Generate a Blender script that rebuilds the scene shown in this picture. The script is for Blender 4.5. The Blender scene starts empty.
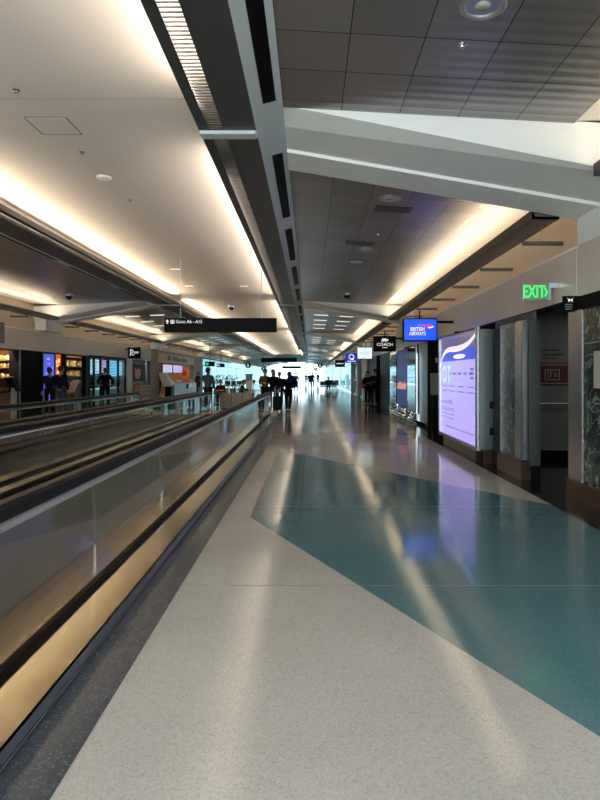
import bpy, math, random
from mathutils import Vector, Matrix
R = math.radians
C = bpy.context.scene.collection
sc = bpy.context.scene
random.seed(7)

# ------------------------------------------------------------------ camera
H = 1.5; F = 590.0; VX, VY = 310.0, 375.0          # eye height, focal length in px, vanishing point
cam = bpy.data.cameras.new('camera'); cam_o = bpy.data.objects.new('camera', cam); C.objects.link(cam_o)
cam.sensor_width = 36; cam.lens = 36*F/800
cam.shift_x = -(VX-300)/800; cam.shift_y = -(400-VY)/800
cam.clip_end = 600; cam.clip_start = .05
cam_o.location = (0, 0, H); cam_o.rotation_euler = (R(90), 0, 0)
sc.camera = cam_o
sc.view_settings.view_transform = 'Standard'; sc.view_settings.look = 'None'
sc.view_settings.gamma = 1; sc.view_settings.use_curve_mapping = False
sc.view_settings.exposure = 0.14
sc.cycles.transparent_max_bounces = 48; sc.cycles.max_bounces = 10; sc.cycles.diffuse_bounces = 5; sc.cycles.glossy_bounces = 5

def XX(px, Y): return (px-VX)*Y/F
def ZZ(py, Y): return H-(py-VY)*Y/F
def YX(px, X): return F*X/(px-VX)

# ------------------------------------------------------------------ materials
def lin(c):
    f = lambda v: v/12.92 if v <= .04045 else ((v+.055)/1.055)**2.4
    return tuple(f(v/255) for v in c)+(1,)
def new_mat(name):
    m = bpy.data.materials.new(name); m.use_nodes = True
    nt = m.node_tree; b = nt.nodes['Principled BSDF']
    return m, nt, b
def N(nt, t, **kw):
    n = nt.nodes.new(t)
    for k, v in kw.items():
        if k in n.inputs.keys(): n.inputs[k].default_value = v
        else: setattr(n, k, v)
    return n
_m = {}
def mat(name, col, rough=.5, metal=0, emit=None, es=0, var=.06, vscale=6, bump=0, bscale=40, spec=.5, stretch=None, coat=0):
    """paint / metal / cloth: base colour broken up by noise, optional fine relief"""
    if name in _m: return _m[name]
    m, nt, b = new_mat(name); c = lin(col)
    tc = N(nt, 'ShaderNodeTexCoord'); src = tc.outputs['Object']
    if stretch:
        mp = N(nt, 'ShaderNodeMapping'); mp.inputs['Scale'].default_value = stretch
        nt.links.new(src, mp.inputs[0]); src = mp.outputs[0]
    no = N(nt, 'ShaderNodeTexNoise'); no.inputs['Scale'].default_value = vscale; no.inputs['Detail'].default_value = 3
    nt.links.new(src, no.inputs['Vector'])
    mx = N(nt, 'ShaderNodeMix', data_type='RGBA')
    mx.inputs[6].default_value = tuple(v*(1-var) for v in c[:3])+(1,)
    mx.inputs[7].default_value = tuple(min(1, v*(1+var)) for v in c[:3])+(1,)
    nt.links.new(no.outputs['Fac'], mx.inputs[0]); nt.links.new(mx.outputs[2], b.inputs['Base Color'])
    b.inputs['Roughness'].default_value = rough; b.inputs['Metallic'].default_value = metal
    b.inputs['Specular IOR Level'].default_value = spec
    if coat: b.inputs['Coat Weight'].default_value = coat; b.inputs['Coat Roughness'].default_value = .05
    if emit is not None:
        b.inputs['Emission Color'].default_value = lin(emit); b.inputs['Emission Strength'].default_value = es
    if bump:
        n2 = N(nt, 'ShaderNodeTexNoise'); n2.inputs['Scale'].default_value = bscale; n2.inputs['Detail'].default_value = 2
        nt.links.new(src, n2.inputs['Vector'])
        bp = N(nt, 'ShaderNodeBump'); bp.inputs['Strength'].default_value = bump; bp.inputs['Distance'].default_value = .02
        nt.links.new(n2.outputs['Fac'], bp.inputs['Height']); nt.links.new(bp.outputs[0], b.inputs['Normal'])
    _m[name] = m; return m

def terrazzo(name, col, chips, rough=.13, amount=.28):
    m, nt, b = new_mat(name); c = lin(col)
    tc = N(nt, 'ShaderNodeTexCoord')
    vo = N(nt, 'ShaderNodeTexVoronoi'); vo.inputs['Scale'].default_value = 130
    nt.links.new(tc.outputs['Object'], vo.inputs['Vector'])
    cr = N(nt, 'ShaderNodeValToRGB'); el = cr.color_ramp.elements; cr.color_ramp.interpolation = 'CONSTANT'
    el[0].position = 0; el[0].color = lin(chips[0])
    el[1].position = .12; el[1].color = lin(chips[1])
    e = el.new(.3); e.color = c
    e = el.new(.86); e.color = lin(chips[2])
    sp = N(nt, 'ShaderNodeSeparateColor'); nt.links.new(vo.outputs['Color'], sp.inputs[0]); nt.links.new(sp.outputs[0], cr.inputs[0])
    mx = N(nt, 'ShaderNodeMix', data_type='RGBA'); mx.inputs[0].default_value = amount
    mx.inputs[6].default_value = c; nt.links.new(cr.outputs[0], mx.inputs[7])
    no = N(nt, 'ShaderNodeTexNoise'); no.inputs['Scale'].default_value = .9; no.inputs['Detail'].default_value = 5
    nt.links.new(tc.outputs['Object'], no.inputs['Vector'])
    mr = N(nt, 'ShaderNodeMapRange'); mr.inputs[1].default_value = .3; mr.inputs[2].default_value = .7
    mr.inputs[3].default_value = .9; mr.inputs[4].default_value = 1.05
    nt.links.new(no.outputs['Fac'], mr.inputs[0])
    vm = N(nt, 'ShaderNodeVectorMath', operation='SCALE'); nt.links.new(mx.outputs[2], vm.inputs[0]); nt.links.new(mr.outputs[0], vm.inputs['Scale'])
    nt.links.new(vm.outputs[0], b.inputs['Base Color'])
    mr2 = N(nt, 'ShaderNodeMapRange'); mr2.inputs[3].default_value = rough*.8; mr2.inputs[4].default_value = rough*1.3
    nt.links.new(no.outputs['Fac'], mr2.inputs[0]); nt.links.new(mr2.outputs[0], b.inputs['Roughness'])
    n3 = N(nt, 'ShaderNodeTexNoise'); n3.inputs['Scale'].default_value = 2.2; n3.inputs['Detail'].default_value = 1
    nt.links.new(tc.outputs['Object'], n3.inputs['Vector'])
    bp = N(nt, 'ShaderNodeBump'); bp.inputs['Strength'].default_value = .13; bp.inputs['Distance'].default_value = .006
    nt.links.new(n3.outputs['Fac'], bp.inputs['Height']); nt.links.new(bp.outputs[0], b.inputs['Normal'])
    b.inputs['Specular IOR Level'].default_value = .55
    return m

def metal_tile(name, x0, y0, tile):
    """dark ribbed metal ceiling panels with a grid of joints"""
    m, nt, b = new_mat(name)
    tc = N(nt, 'ShaderNodeTexCoord'); sx = N(nt, 'ShaderNodeSeparateXYZ'); nt.links.new(tc.outputs['Object'], sx.inputs[0])
    def math_(op, a, bv=None):
        n = N(nt, 'ShaderNodeMath', operation=op)
        for i, v in enumerate((a, bv)):
            if v is None: continue
            if hasattr(v, 'is_output'): nt.links.new(v, n.inputs[i])
            else: n.inputs[i].default_value = v
        return n.outputs[0]
    joints = []
    cell = []
    for ax, o in ((0, x0), (1, y0)):
        u = math_('DIVIDE', math_('SUBTRACT', sx.outputs[ax], o), tile)
        f = math_('FRACT', u); cell.append(math_('FLOOR', u))
        d = math_('ABSOLUTE', math_('SUBTRACT', f, .5))
        joints.append(math_('GREATER_THAN', d, .4915))
    j = math_('MAXIMUM', joints[0], joints[1])
    cx = N(nt, 'ShaderNodeCombineXYZ'); nt.links.new(cell[0], cx.inputs[0]); nt.links.new(cell[1], cx.inputs[1])
    wn = N(nt, 'ShaderNodeTexWhiteNoise', noise_dimensions='3D'); nt.links.new(cx.outputs[0], wn.inputs['Vector'])
    cr = N(nt, 'ShaderNodeMapRange'); cr.inputs[3].default_value = .85; cr.inputs[4].default_value = 1.1; nt.links.new(wn.outputs['Value'], cr.inputs[0])
    v = N(nt, 'ShaderNodeVectorMath', operation='SCALE'); v.inputs[0].default_value = lin((150, 146, 146))[:3]; nt.links.new(cr.outputs[0], v.inputs['Scale'])
    mx = N(nt, 'ShaderNodeMix', data_type='RGBA'); nt.links.new(j, mx.inputs[0]); nt.links.new(v.outputs[0], mx.inputs[6]); mx.inputs[7].default_value = lin((48, 48, 50))
    nt.links.new(mx.outputs[2], b.inputs['Base Color'])
    b.inputs['Metallic'].default_value = .65; b.inputs['Roughness'].default_value = .32
    wv = N(nt, 'ShaderNodeTexWave', wave_type='BANDS', bands_direction='Y'); wv.inputs['Scale'].default_value = 2.2; wv.inputs['Distortion'].default_value = .4
    nt.links.new(tc.outputs['Object'], wv.inputs['Vector'])
    h = math_('SUBTRACT', wv.outputs['Fac'], math_('MULTIPLY', j, .8))
    bp = N(nt, 'ShaderNodeBump'); bp.inputs['Strength'].default_value = .25; bp.inputs['Distance'].default_value = .01
    nt.links.new(h, bp.inputs['Height']); nt.links.new(bp.outputs[0], b.inputs['Normal'])
    return m

def marble(name):
    m, nt, b = new_mat(name)
    tc = N(nt, 'ShaderNodeTexCoord')
    no = N(nt, 'ShaderNodeTexNoise'); no.inputs['Scale'].default_value = 2.3; no.inputs['Detail'].default_value = 8; no.inputs['Distortion'].default_value = 2.2
    nt.links.new(tc.outputs['Object'], no.inputs['Vector'])
    cr = N(nt, 'ShaderNodeValToRGB'); e = cr.color_ramp.elements
    e[0].position = .3; e[0].color = lin((26, 34, 33)); e[1].position = .7; e[1].color = lin((62, 74, 69))
    nt.links.new(no.outputs['Fac'], cr.inputs[0])
    mu = N(nt, 'ShaderNodeTexNoise'); mu.inputs['Scale'].default_value = 1.3; mu.inputs['Detail'].default_value = 6; mu.inputs['Distortion'].default_value = 3.5
    nt.links.new(tc.outputs['Object'], mu.inputs['Vector'])
    c2 = N(nt, 'ShaderNodeValToRGB'); e = c2.color_ramp.elements
    e[0].position = .485; e[0].color = (0, 0, 0, 1); e[1].position = .5; e[1].color = (1, 1, 1, 1)
    x = e.new(.515); x.color = (0, 0, 0, 1)
    nt.links.new(mu.outputs['Fac'], c2.inputs[0])
    th = N(nt, 'ShaderNodeMath', operation='MULTIPLY'); nt.links.new(c2.outputs[0], th.inputs[0]); nt.links.new(no.outputs['Fac'], th.inputs[1])
    mx = N(nt, 'ShaderNodeMix', data_type='RGBA'); nt.links.new(th.outputs[0], mx.inputs[0])
    nt.links.new(cr.outputs[0], mx.inputs[6]); mx.inputs[7].default_value = lin((176, 182, 172))
    nt.links.new(mx.outputs[2], b.inputs['Base Color']); b.inputs['Roughness'].default_value = .22; b.inputs['Specular IOR Level'].default_value = .3
    return m

def glass(name, tint, refl_ior=1.5, rough=.01, grazing=1.0):
    """thin sheet: clear transmission with a Fresnel reflection on top"""
    m, nt, b = new_mat(name); nt.nodes.remove(b)
    out = nt.nodes['Material Output']
    tr = N(nt, 'ShaderNodeBsdfTransparent'); tr.inputs[0].default_value = tint
    gl = N(nt, 'ShaderNodeBsdfGlossy'); gl.inputs['Roughness'].default_value = rough
    tc = N(nt, 'ShaderNodeTexCoord'); no = N(nt, 'ShaderNodeTexNoise'); no.inputs['Scale'].default_value = .7
    nt.links.new(tc.outputs['Object'], no.inputs['Vector'])
    bp = N(nt, 'ShaderNodeBump'); bp.inputs['Strength'].default_value = .06; bp.inputs['Distance'].default_value = .01
    nt.links.new(no.outputs['Fac'], bp.inputs['Height']); nt.links.new(bp.outputs[0], gl.inputs['Normal'])
    lw = N(nt, 'ShaderNodeLayerWeight'); lw.inputs['Blend'].default_value = .5
    pw = N(nt, 'ShaderNodeMath', operation='POWER'); pw.inputs[1].default_value = 5; nt.links.new(lw.outputs['Facing'], pw.inputs[0])
    f0 = ((refl_ior-1)/(refl_ior+1))**2
    fr = N(nt, 'ShaderNodeMath', operation='MULTIPLY_ADD'); fr.inputs[1].default_value = (1-f0)*grazing; fr.inputs[2].default_value = f0; nt.links.new(pw.outputs[0], fr.inputs[0])
    mx = N(nt, 'ShaderNodeMixShader'); nt.links.new(fr.outputs[0], mx.inputs[0]); nt.links.new(tr.outputs[0], mx.inputs[1]); nt.links.new(gl.outputs[0], mx.inputs[2])
    nt.links.new(mx.outputs[0], out.inputs['Surface'])
    return m

M_FLOOR = terrazzo('terrazzo_light', (182, 178, 170), ((130, 126, 122), (205, 202, 196), (156, 152, 146)), rough=.10)
M_DARK = terrazzo('terrazzo_dark', (62, 68, 76), ((150, 152, 156), (40, 43, 48), (84, 88, 92)), amount=.26, rough=.2)
M_TEAL = terrazzo('terrazzo_teal', (82, 118, 124), ((106, 142, 148), (64, 98, 106), (92, 126, 132)), amount=.35, rough=.09)
M_BLACKGRANITE = terrazzo('granite_black', (22, 22, 24), ((60, 60, 62), (14, 14, 16), (34, 34, 36)), rough=.09, amount=.4)
M_WHITE = mat('plaster_white', (234, 230, 224), .6, var=.03, vscale=2)
M_TRAY = mat('plaster_tray', (216, 209, 203), .7, var=.03, vscale=1)
M_BEAM = mat('paint_beam', (236, 236, 232), .5, var=.02)
M_STRIP = mat('paint_strip', (206, 214, 218), .5, var=.02)
M_SOFFIT = mat('paint_soffit_dark', (66, 68, 70), .45, var=.04)
M_TROUGH = mat('paint_trough', (92, 86, 82), .45, metal=.3)
M_HEADER = mat('panel_header', (214, 200, 190), .3, var=.03, spec=.4)
M_BLACK = mat('paint_black', (9, 9, 10), .5, var=.2, spec=.08)
M_BLACKGLOSS = mat('gloss_black', (8, 8, 9), .08, var=.1)
M_BLACKWALL = mat('wall_black', (14, 14, 15), .7, var=.2, spec=.1)
M_STEEL = mat('steel_brushed', (176, 178, 180), .26, metal=1, var=.05, vscale=5, stretch=(14, 14, .5), bump=.015, bscale=5)
M_STEELDARK = mat('steel_dark', (112, 116, 116), .34, metal=1, var=.1, vscale=14, stretch=(30, 30, .6))
M_DECK = mat('steel_deck', (226, 208, 178), .16, metal=1, var=.03, vscale=3, bump=.32, bscale=2.2)
M_ALU = mat('aluminium', (206, 220, 238), .3, metal=1, var=.03)
M_CHROME = mat('chrome', (225, 225, 228), .06, metal=1, var=.02)
M_RUBBER = mat('rubber_black', (18, 18, 20), .5, var=.1, spec=.3)
M_BELT = mat('belt_grooved', (60, 62, 60), .4, metal=.5, var=.2, vscale=60, stretch=(8, .3, 1), bump=.4, bscale=30)
M_BRONZE = mat('bronze_base', (84, 66, 56), .3, metal=.8, var=.1)
M_MARBLE = marble('marble_green')
M_GLASS = glass('glass_clear', (.94, .96, .95, 1))
M_WINDOW = glass('glass_window', (.86, .97, 1.0, 1), 1.3, grazing=.35)
M_FACADE = glass('glass_tinted', (.27, .39, .415, 1), 1.3, grazing=.3)
M_ENDGLASS = glass('glass_pale', (.75, .82, .85, 1), 1.3, grazing=.3)
M_MULL = mat('mullion_grey', (176, 186, 190), .4, metal=.4)
M_WALLDARK = mat('wall_corridor', (96, 96, 92), .6)
M_CREAM = mat('pillar_cream', (196, 180, 152), .5)
M_TAUPE = mat('wall_taupe', (124, 108, 96), .55)
M_WOOD = mat('wood_brown', (120, 78, 46), .45, var=.25, vscale=5, stretch=(1, 1, 8))
M_WOODLIGHT = mat('wood_light', (178, 138, 92), .45, var=.2, vscale=5, stretch=(1, 1, 8))
M_LETTER = mat('letter_white', (240, 240, 240), .5, emit=(240, 240, 240), es=.55)
M_LETTERDIM = mat('letter_grey', (150, 150, 152), .5)
M_LETTERDARK = mat('letter_dark', (24, 22, 22), .4)
M_RED = mat('red_plaque', (76, 16, 26), .45)
M_REDBRIGHT = mat('red_bright', (196, 34, 40), .45)
M_MIRROR = mat('mirror_pillar', (200, 204, 206), .05, metal=1, var=.04)
M_CHAIR = mat('vinyl_black', (28, 28, 30), .4)
M_PLANTBOX = mat('planter_panel', (132, 124, 114), .5)
M_LEAF = mat('leaf_green', (52, 96, 44), .5, var=.4, vscale=20)
M_NAVYPANEL = mat('navy_panel', (16, 26, 74), .4, emit=(18, 34, 110), es=.5, spec=.15)

def glow(name, col, s): return mat(name, col, .25, emit=col, es=s, var=.02)

# ------------------------------------------------------------------ mesh helpers
def world_offset(p):
    while p is not None and p.parent is not None: p = p.parent
    return Vector(p.location) if p is not None and p.get('_w') else Vector((0, 0, 0))
class MB:
    def __init__(s): s.v = []; s.f = []; s.sm = []
    def add(s, vs, fs, smooth=False):
        o = len(s.v); s.v += [tuple(p) for p in vs]
        for f in fs: s.f.append([i+o for i in f]); s.sm.append(smooth)
        return s
    def quad(s, *p): return s.add(p, [list(range(len(p)))])
    def box(s, x0, x1, y0, y1, z0, z1):
        v = [(x, y, z) for z in (z0, z1) for y in (y0, y1) for x in (x0, x1)]
        return s.add(v, [(0, 2, 3, 1), (4, 5, 7, 6), (0, 1, 5, 4), (2, 6, 7, 3), (0, 4, 6, 2), (1, 3, 7, 5)])
    def bbox(s, x0, x1, y0, y1, z0, z1, b=.01):
        """box with chamfered vertical and horizontal edges"""
        b = min(b, (x1-x0)*.45, (y1-y0)*.45, (z1-z0)*.45)
        def ring(x0, x1, y0, y1, z): return [(x0+b, y0, z), (x1-b, y0, z), (x1, y0+b, z), (x1, y1-b, z), (x1-b, y1, z), (x0+b, y1, z), (x0, y1-b, z), (x0, y0+b, z)]
        rs = [ring(x0+b, x1-b, y0+b, y1-b, z0), ring(x0, x1, y0, y1, z0+b), ring(x0, x1, y0, y1, z1-b), ring(x0+b, x1-b, y0+b, y1-b, z1)]
        v = sum(rs, []); f = [list(range(7, -1, -1)), list(range(24, 32))]
        for r in range(3):
            for i in range(8): f.append((r*8+i, r*8+(i+1) % 8, (r+1)*8+(i+1) % 8, (r+1)*8+i))
        return s.add(v, f)
    def prism(s, pts, axis, a0, a1):
        """polygon pts in the two other axes, extruded along axis"""
        n = len(pts)
        def P(p, a):
            l = list(p); l.insert(axis, a); return tuple(l)
        v = [P(p, a0) for p in pts]+[P(p, a1) for p in pts]
        f = [list(range(n-1, -1, -1)), list(range(n, 2*n))]+[(i, (i+1) % n, n+(i+1) % n, n+i) for i in range(n)]
        return s.add(v, f)
    def loft(s, rings, closed=True, cap=True, smooth=True):
        n = len(rings[0]); v = sum(rings, []); f = []
        for r in range(len(rings)-1):
            for i in range(n if closed else n-1): f.append((r*n+i, r*n+(i+1) % n, (r+1)*n+(i+1) % n, (r+1)*n+i))
        s.add(v, f, smooth)
        if cap: s.add(rings[0], [list(range(n-1, -1, -1))]); s.add(rings[-1], [list(range(n))])
        return s
    def tube(s, path, r, n=10):
        path = [Vector(p) for p in path]; rings = []
        up = Vector((0, 0, 1))
        for i, p in enumerate(path):
            t = (path[min(i+1, len(path)-1)]-path[max(i-1, 0)]).normalized()
            a = t.cross(up) if abs(t.dot(up)) < .95 else t.cross(Vector((1, 0, 0)))
            a.normalize(); b = t.cross(a)
            rr = r[i] if isinstance(r, (list, tuple)) else r
            rings.append([tuple(p+a*math.cos(k*2*math.pi/n)*rr+b*math.sin(k*2*math.pi/n)*rr) for k in range(n)])
        return s.loft(rings)
    def lathe(s, prof, c=(0, 0, 0), n=16, cap=True):
        return s.loft([[(c[0]+r*math.cos(k*2*math.pi/n), c[1]+r*math.sin(k*2*math.pi/n), c[2]+z) for k in range(n)] for r, z in prof], cap=cap)
    def ell(s, c, r, n=12, m=8, z0=-1, z1=1):
        rings = []
        for i in range(m+1):
            t = z0+(z1-z0)*i/m; t = max(-.999, min(.999, t)); q = math.sqrt(1-t*t)
            rings.append([(c[0]+r[0]*q*math.cos(k*2*math.pi/n), c[1]+r[1]*q*math.sin(k*2*math.pi/n), c[2]+r[2]*t) for k in range(n)])
        return s.loft(rings)
    def disc_y(s, cx, cz, r, y0, y1, n=24, r_in=0):
        pts = [(cx+r*math.cos(k*2*math.pi/n), cz+r*math.sin(k*2*math.pi/n)) for k in range(n)]
        if not r_in: return s.prism(pts, 1, y0, y1)
        pin = [(cx+r_in*math.cos(k*2*math.pi/n), cz+r_in*math.sin(k*2*math.pi/n)) for k in range(n)]
        L = [[(p[0], y, p[1]) for p in ps] for ps, y in ((pts, y0), (pts, y1), (pin, y1), (pin, y0), (pts, y0))]
        return s.loft(L, cap=False, smooth=False)
    def build(s, name, material, parent=None, loc=None):
        me = bpy.data.meshes.new(name)
        off = Vector(loc) if loc is not None else world_offset(parent)
        me.from_pydata([tuple(Vector(p)-off) for p in s.v], [], s.f)
        me.polygons.foreach_set('use_smooth', s.sm); me.materials.append(material); me.update()
        o = bpy.data.objects.new(name, me); C.objects.link(o)
        if parent is not None: o.parent = parent
        elif loc is not None: o.location = loc
        return o
def tag(o, label=None, cat=None, group=None, kind=None):
    if label: o['label'] = label
    if cat: o['category'] = cat
    if group: o['group'] = group
    if kind: o['kind'] = kind
    return o
def thing(name, label, cat, loc=(0, 0, 0), group=None, rz=0, world=True):
    """an Empty at the base of a thing; world=True: its parts are given in world coordinates"""
    o = bpy.data.objects.new(name, None); C.objects.link(o); o.location = loc; o.rotation_euler = (0, 0, rz)
    o.empty_display_size = .1
    if world: o['_w'] = 1; o.matrix_world = Matrix.Translation(Vector(loc))
    return tag(o, label, cat, group)
def struct(name, mb, m, parent=None, label=None):
    o = mb.build(name, m, parent)
    if parent is None: tag(o, label or None, None, None, 'structure')
    return o
def copy_tree(o, parent=None):
    c = o.copy(); C.objects.link(c); c.parent = parent
    for ch in o.children: copy_tree(ch, c)
    return c
def text_mb(body, size, M4, align='CENTER', extrude=.002, sx=1.0, bold=0):
    cu = bpy.data.curves.new('t', 'FONT'); cu.body = body; cu.size = size; cu.align_x = align; cu.align_y = 'CENTER'; cu.extrude = extrude; cu.offset = bold
    cu.resolution_u = 3
    o = bpy.data.objects.new('t', cu); C.objects.link(o)
    dg = bpy.context.evaluated_depsgraph_get(); me = bpy.data.meshes.new_from_object(o.evaluated_get(dg))
    mb = MB(); S = Matrix.Diagonal((sx, 1, 1, 1))
    mb.add([M4 @ S @ v.co for v in me.vertices], [list(p.vertices) for p in me.polygons])
    bpy.data.objects.remove(o); bpy.data.curves.remove(cu); bpy.data.meshes.remove(me)
    return mb
def face_y(x, y, z): return Matrix.Translation((x, y, z)) @ Matrix.Rotation(R(90), 4, 'X')            # reads from -Y
def face_mx(x, y, z): return Matrix.Translation((x, y, z)) @ Matrix(((0, 0, -1, 0), (-1, 0, 0, 0), (0, 1, 0, 0), (0, 0, 0, 1)))  # reads from -X
def face_px(x, y, z): return Matrix.Translation((x, y, z)) @ Matrix(((0, 0, 1, 0), (1, 0, 0, 0), (0, 1, 0, 0), (0, 0, 0, 1)))   # reads from +X
def light(name, loc, size, energy, col, rot=(0, 0, 0), spread=None):
    l = bpy.data.lights.new(name, 'AREA'); l.shape = 'RECTANGLE'; l.size, l.size_y = size; l.energy = energy; l.color = col
    if spread: l.spread = R(spread)
    o = bpy.data.objects.new(name, l); C.objects.link(o); o.location = loc; o.rotation_euler = rot
    return o

# ------------------------------------------------------------------ the building: constants
Y0, Y1 = -4.0, 140.0
WR, WL = 3.42, -9.85                     # header planes right and left
KT, KS, KB = 2.70, 2.60, 2.62            # tile edge, soffit, beam root above eye
zS = H+KS; zT = H+KT; zTray = H+2.95
beams = [5.95+15.5*i for i in range(9)]
def tile_z(d): return zT-.055*d          # d: distance outward from the tile edge
def beam_z(d): return H+KB-.1727*d
RE, LE = -.27, -6.0                      # tile inner edges right / left
side = {'right': (lambda d: RE+d), 'left': (lambda d: LE-d)}
DT = 2.93                                # width of tile field
DW = 4.07                                # tile edge to wall

# floor
struct('floor', MB().quad((-15, Y0-2, 0), (7, Y0-2, 0), (7, Y1, 0), (-15, Y1, 0)), M_FLOOR)
e = .0012
inl = MB()
inl.add([(-1.17, Y0-1, e), (-.918, Y0-1, e), (-.918, 24, e), (-1.17, 24, e)], [(0, 1, 2, 3)])
struct('trim_1', inl, M_DARK)
struct('trim_2', MB().quad((-.634, 6.23, e), (2.13, .53, e), (2.79, -.8, e), (2.79, 6.78, e), (-.64, 11.8, e)), M_TEAL)
far = MB()
for y in (27.5, 43, 58.5, 74, 90, 105):
    far.quad((-.7, y, e), (2.79, y-5, e), (2.79, y+1.2, e), (-.7, y+6, e))
    far.quad((-5.6, y, e), (-9.2, y-5, e), (-9.2, y+1.2, e), (-5.6, y+6, e))
far.quad((-6.4, 6.2, e), (-9.2, 2, e), (-9.2, 7, e), (-6.4, 11.8, e))
struct('trim_3', far, M_TEAL)
struct('trim_4', MB().box(2.79, 4.9, 5.0, 37, -.01, e), M_BLACKGRANITE)
jt = MB()
for y in (4.2, 6.72, 9.24, 11.8, 14.3, 16.8, 19.3): jt.box(-.918, 2.79, y-.003, y+.003, -.001, e+.0004)
struct('trim_5', jt, mat('joint_grey', (112, 108, 104), .4))

# tray ceiling over the moving walkways, with cove returns
tr = MB()
xa, xb = -.86, -5.2
tr.quad((xa, Y0, zTray), (xb, Y0, zTray), (xb, Y1, zTray), (xa, Y1, zTray))
tr.quad((xa, Y0, zTray), (xa, Y1, zTray), (xa, Y1, zS), (xa, Y0, zS))
tr.quad((xb, Y0, zTray), (xb, Y1, zTray), (xb, Y1, zS), (xb, Y0, zS))
struct('ceiling', tr, M_TRAY)
sm = MB()
for b in beams:
    sm.box(xb, xa, b+.35, b+.358, zTray-.002, zTray)
struct('trim_6', sm, mat('seam_grey', (150, 145, 138), .7))

# dark soffits left and right of the tray (with a slatted light slot), sloped strip with slot diffusers
def soffit(name, lip, g0, g1, edge, tile_e):
    t = .05
    mb = MB()
    for a, b_ in ((lip, g0), (g1, edge)):
        mb.box(min(a, b_), max(a, b_), Y0, Y1, zS, zS+t)
    s = 1 if lip < edge else -1
    mb.box(min(lip, lip+s*.02), max(lip, lip+s*.02), Y0, Y1, zS+t, zS+.09)   # upstand hiding the lamp
    o = struct(name, mb, M_SOFFIT)
    sl = MB(); y = Y0
    while y < 60:
        sl.add([(g0, y, zS+.004), (g1, y, zS+.004), (g1, y+.024, zS+.03), (g0, y+.024, zS+.03),
                (g0, y+.008, zS+.002), (g1, y+.008, zS+.002), (g1, y+.032, zS+.028), (g0, y+.032, zS+.028)],
               [(0, 1, 2, 3), (4, 7, 6, 5), (0, 4, 5, 1), (3, 2, 6, 7)])
        y += .058
    sl.build('light_grille', M_SOFFIT, o)
    cb = MB()
    for b in beams: cb.bbox(min(lip, edge), max(lip, edge), b+.32, b+.48, zS-.035, zS+.01, .012)
    cb.build('cross_bar', M_STRIP, o)
    st = MB().quad((edge, Y0, zS), (tile_e, Y0, zT-.02), (tile_e, Y1, zT-.02), (edge, Y1, zS))
    st.quad((edge, Y0, zS), (edge, Y1, zS), (edge, Y1, zS+.05), (edge, Y0, zS+.05))
    st.quad((tile_e, Y0, zT-.02), (tile_e, Y1, zT-.02), (tile_e, Y1, zT+.02), (tile_e, Y0, zT+.02))
    st.build('edge_strip', M_STRIP, o)
    for b in [-9.55]+beams[:5]:
        for a0, a1 in ((1.12, 3.95), (4.75, 7.65), (8.45, 11.35), (12.15, 15.0)):
            d = MB(); y0, y1 = b+a0, b+a1
            if b < 0: y0, y1 = (Y0, 5.72) if a0 > 12 else (0, 0)
            if y1-y0 < .5: continue
            def q(u): return (edge+(tile_e-edge)*u, zS+(zT-.02-zS)*u-.004)
            (xa_, za), (xb_, zb) = q(.38), q(.80)
            d.add([(xa_, y0, za), (xb_, y0, zb), (xb_, y1, zb), (xa_, y1, za), (xa_, y0, za+.01), (xb_, y0, zb+.01), (xb_, y1, zb+.01), (xa_, y1, za+.01)],
                  [(0, 1, 2, 3), (0, 4, 5, 1), (2, 6, 7, 3), (1, 5, 6, 2), (0, 3, 7, 4)])
            xm = (xa_+xb_)/2; zm = (za+zb)/2
            d.box(xm-.006, xm+.006, y0, y1, zm-.004, zm+.004)
            d.build('slot_diffuser', M_BLACK, o)
    return o
soffit('trim_7', -1.18, -1.075, -.915, -.57, RE)
soffit('trim_8', -4.85, -4.955, -5.115, -5.64, LE)

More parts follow.
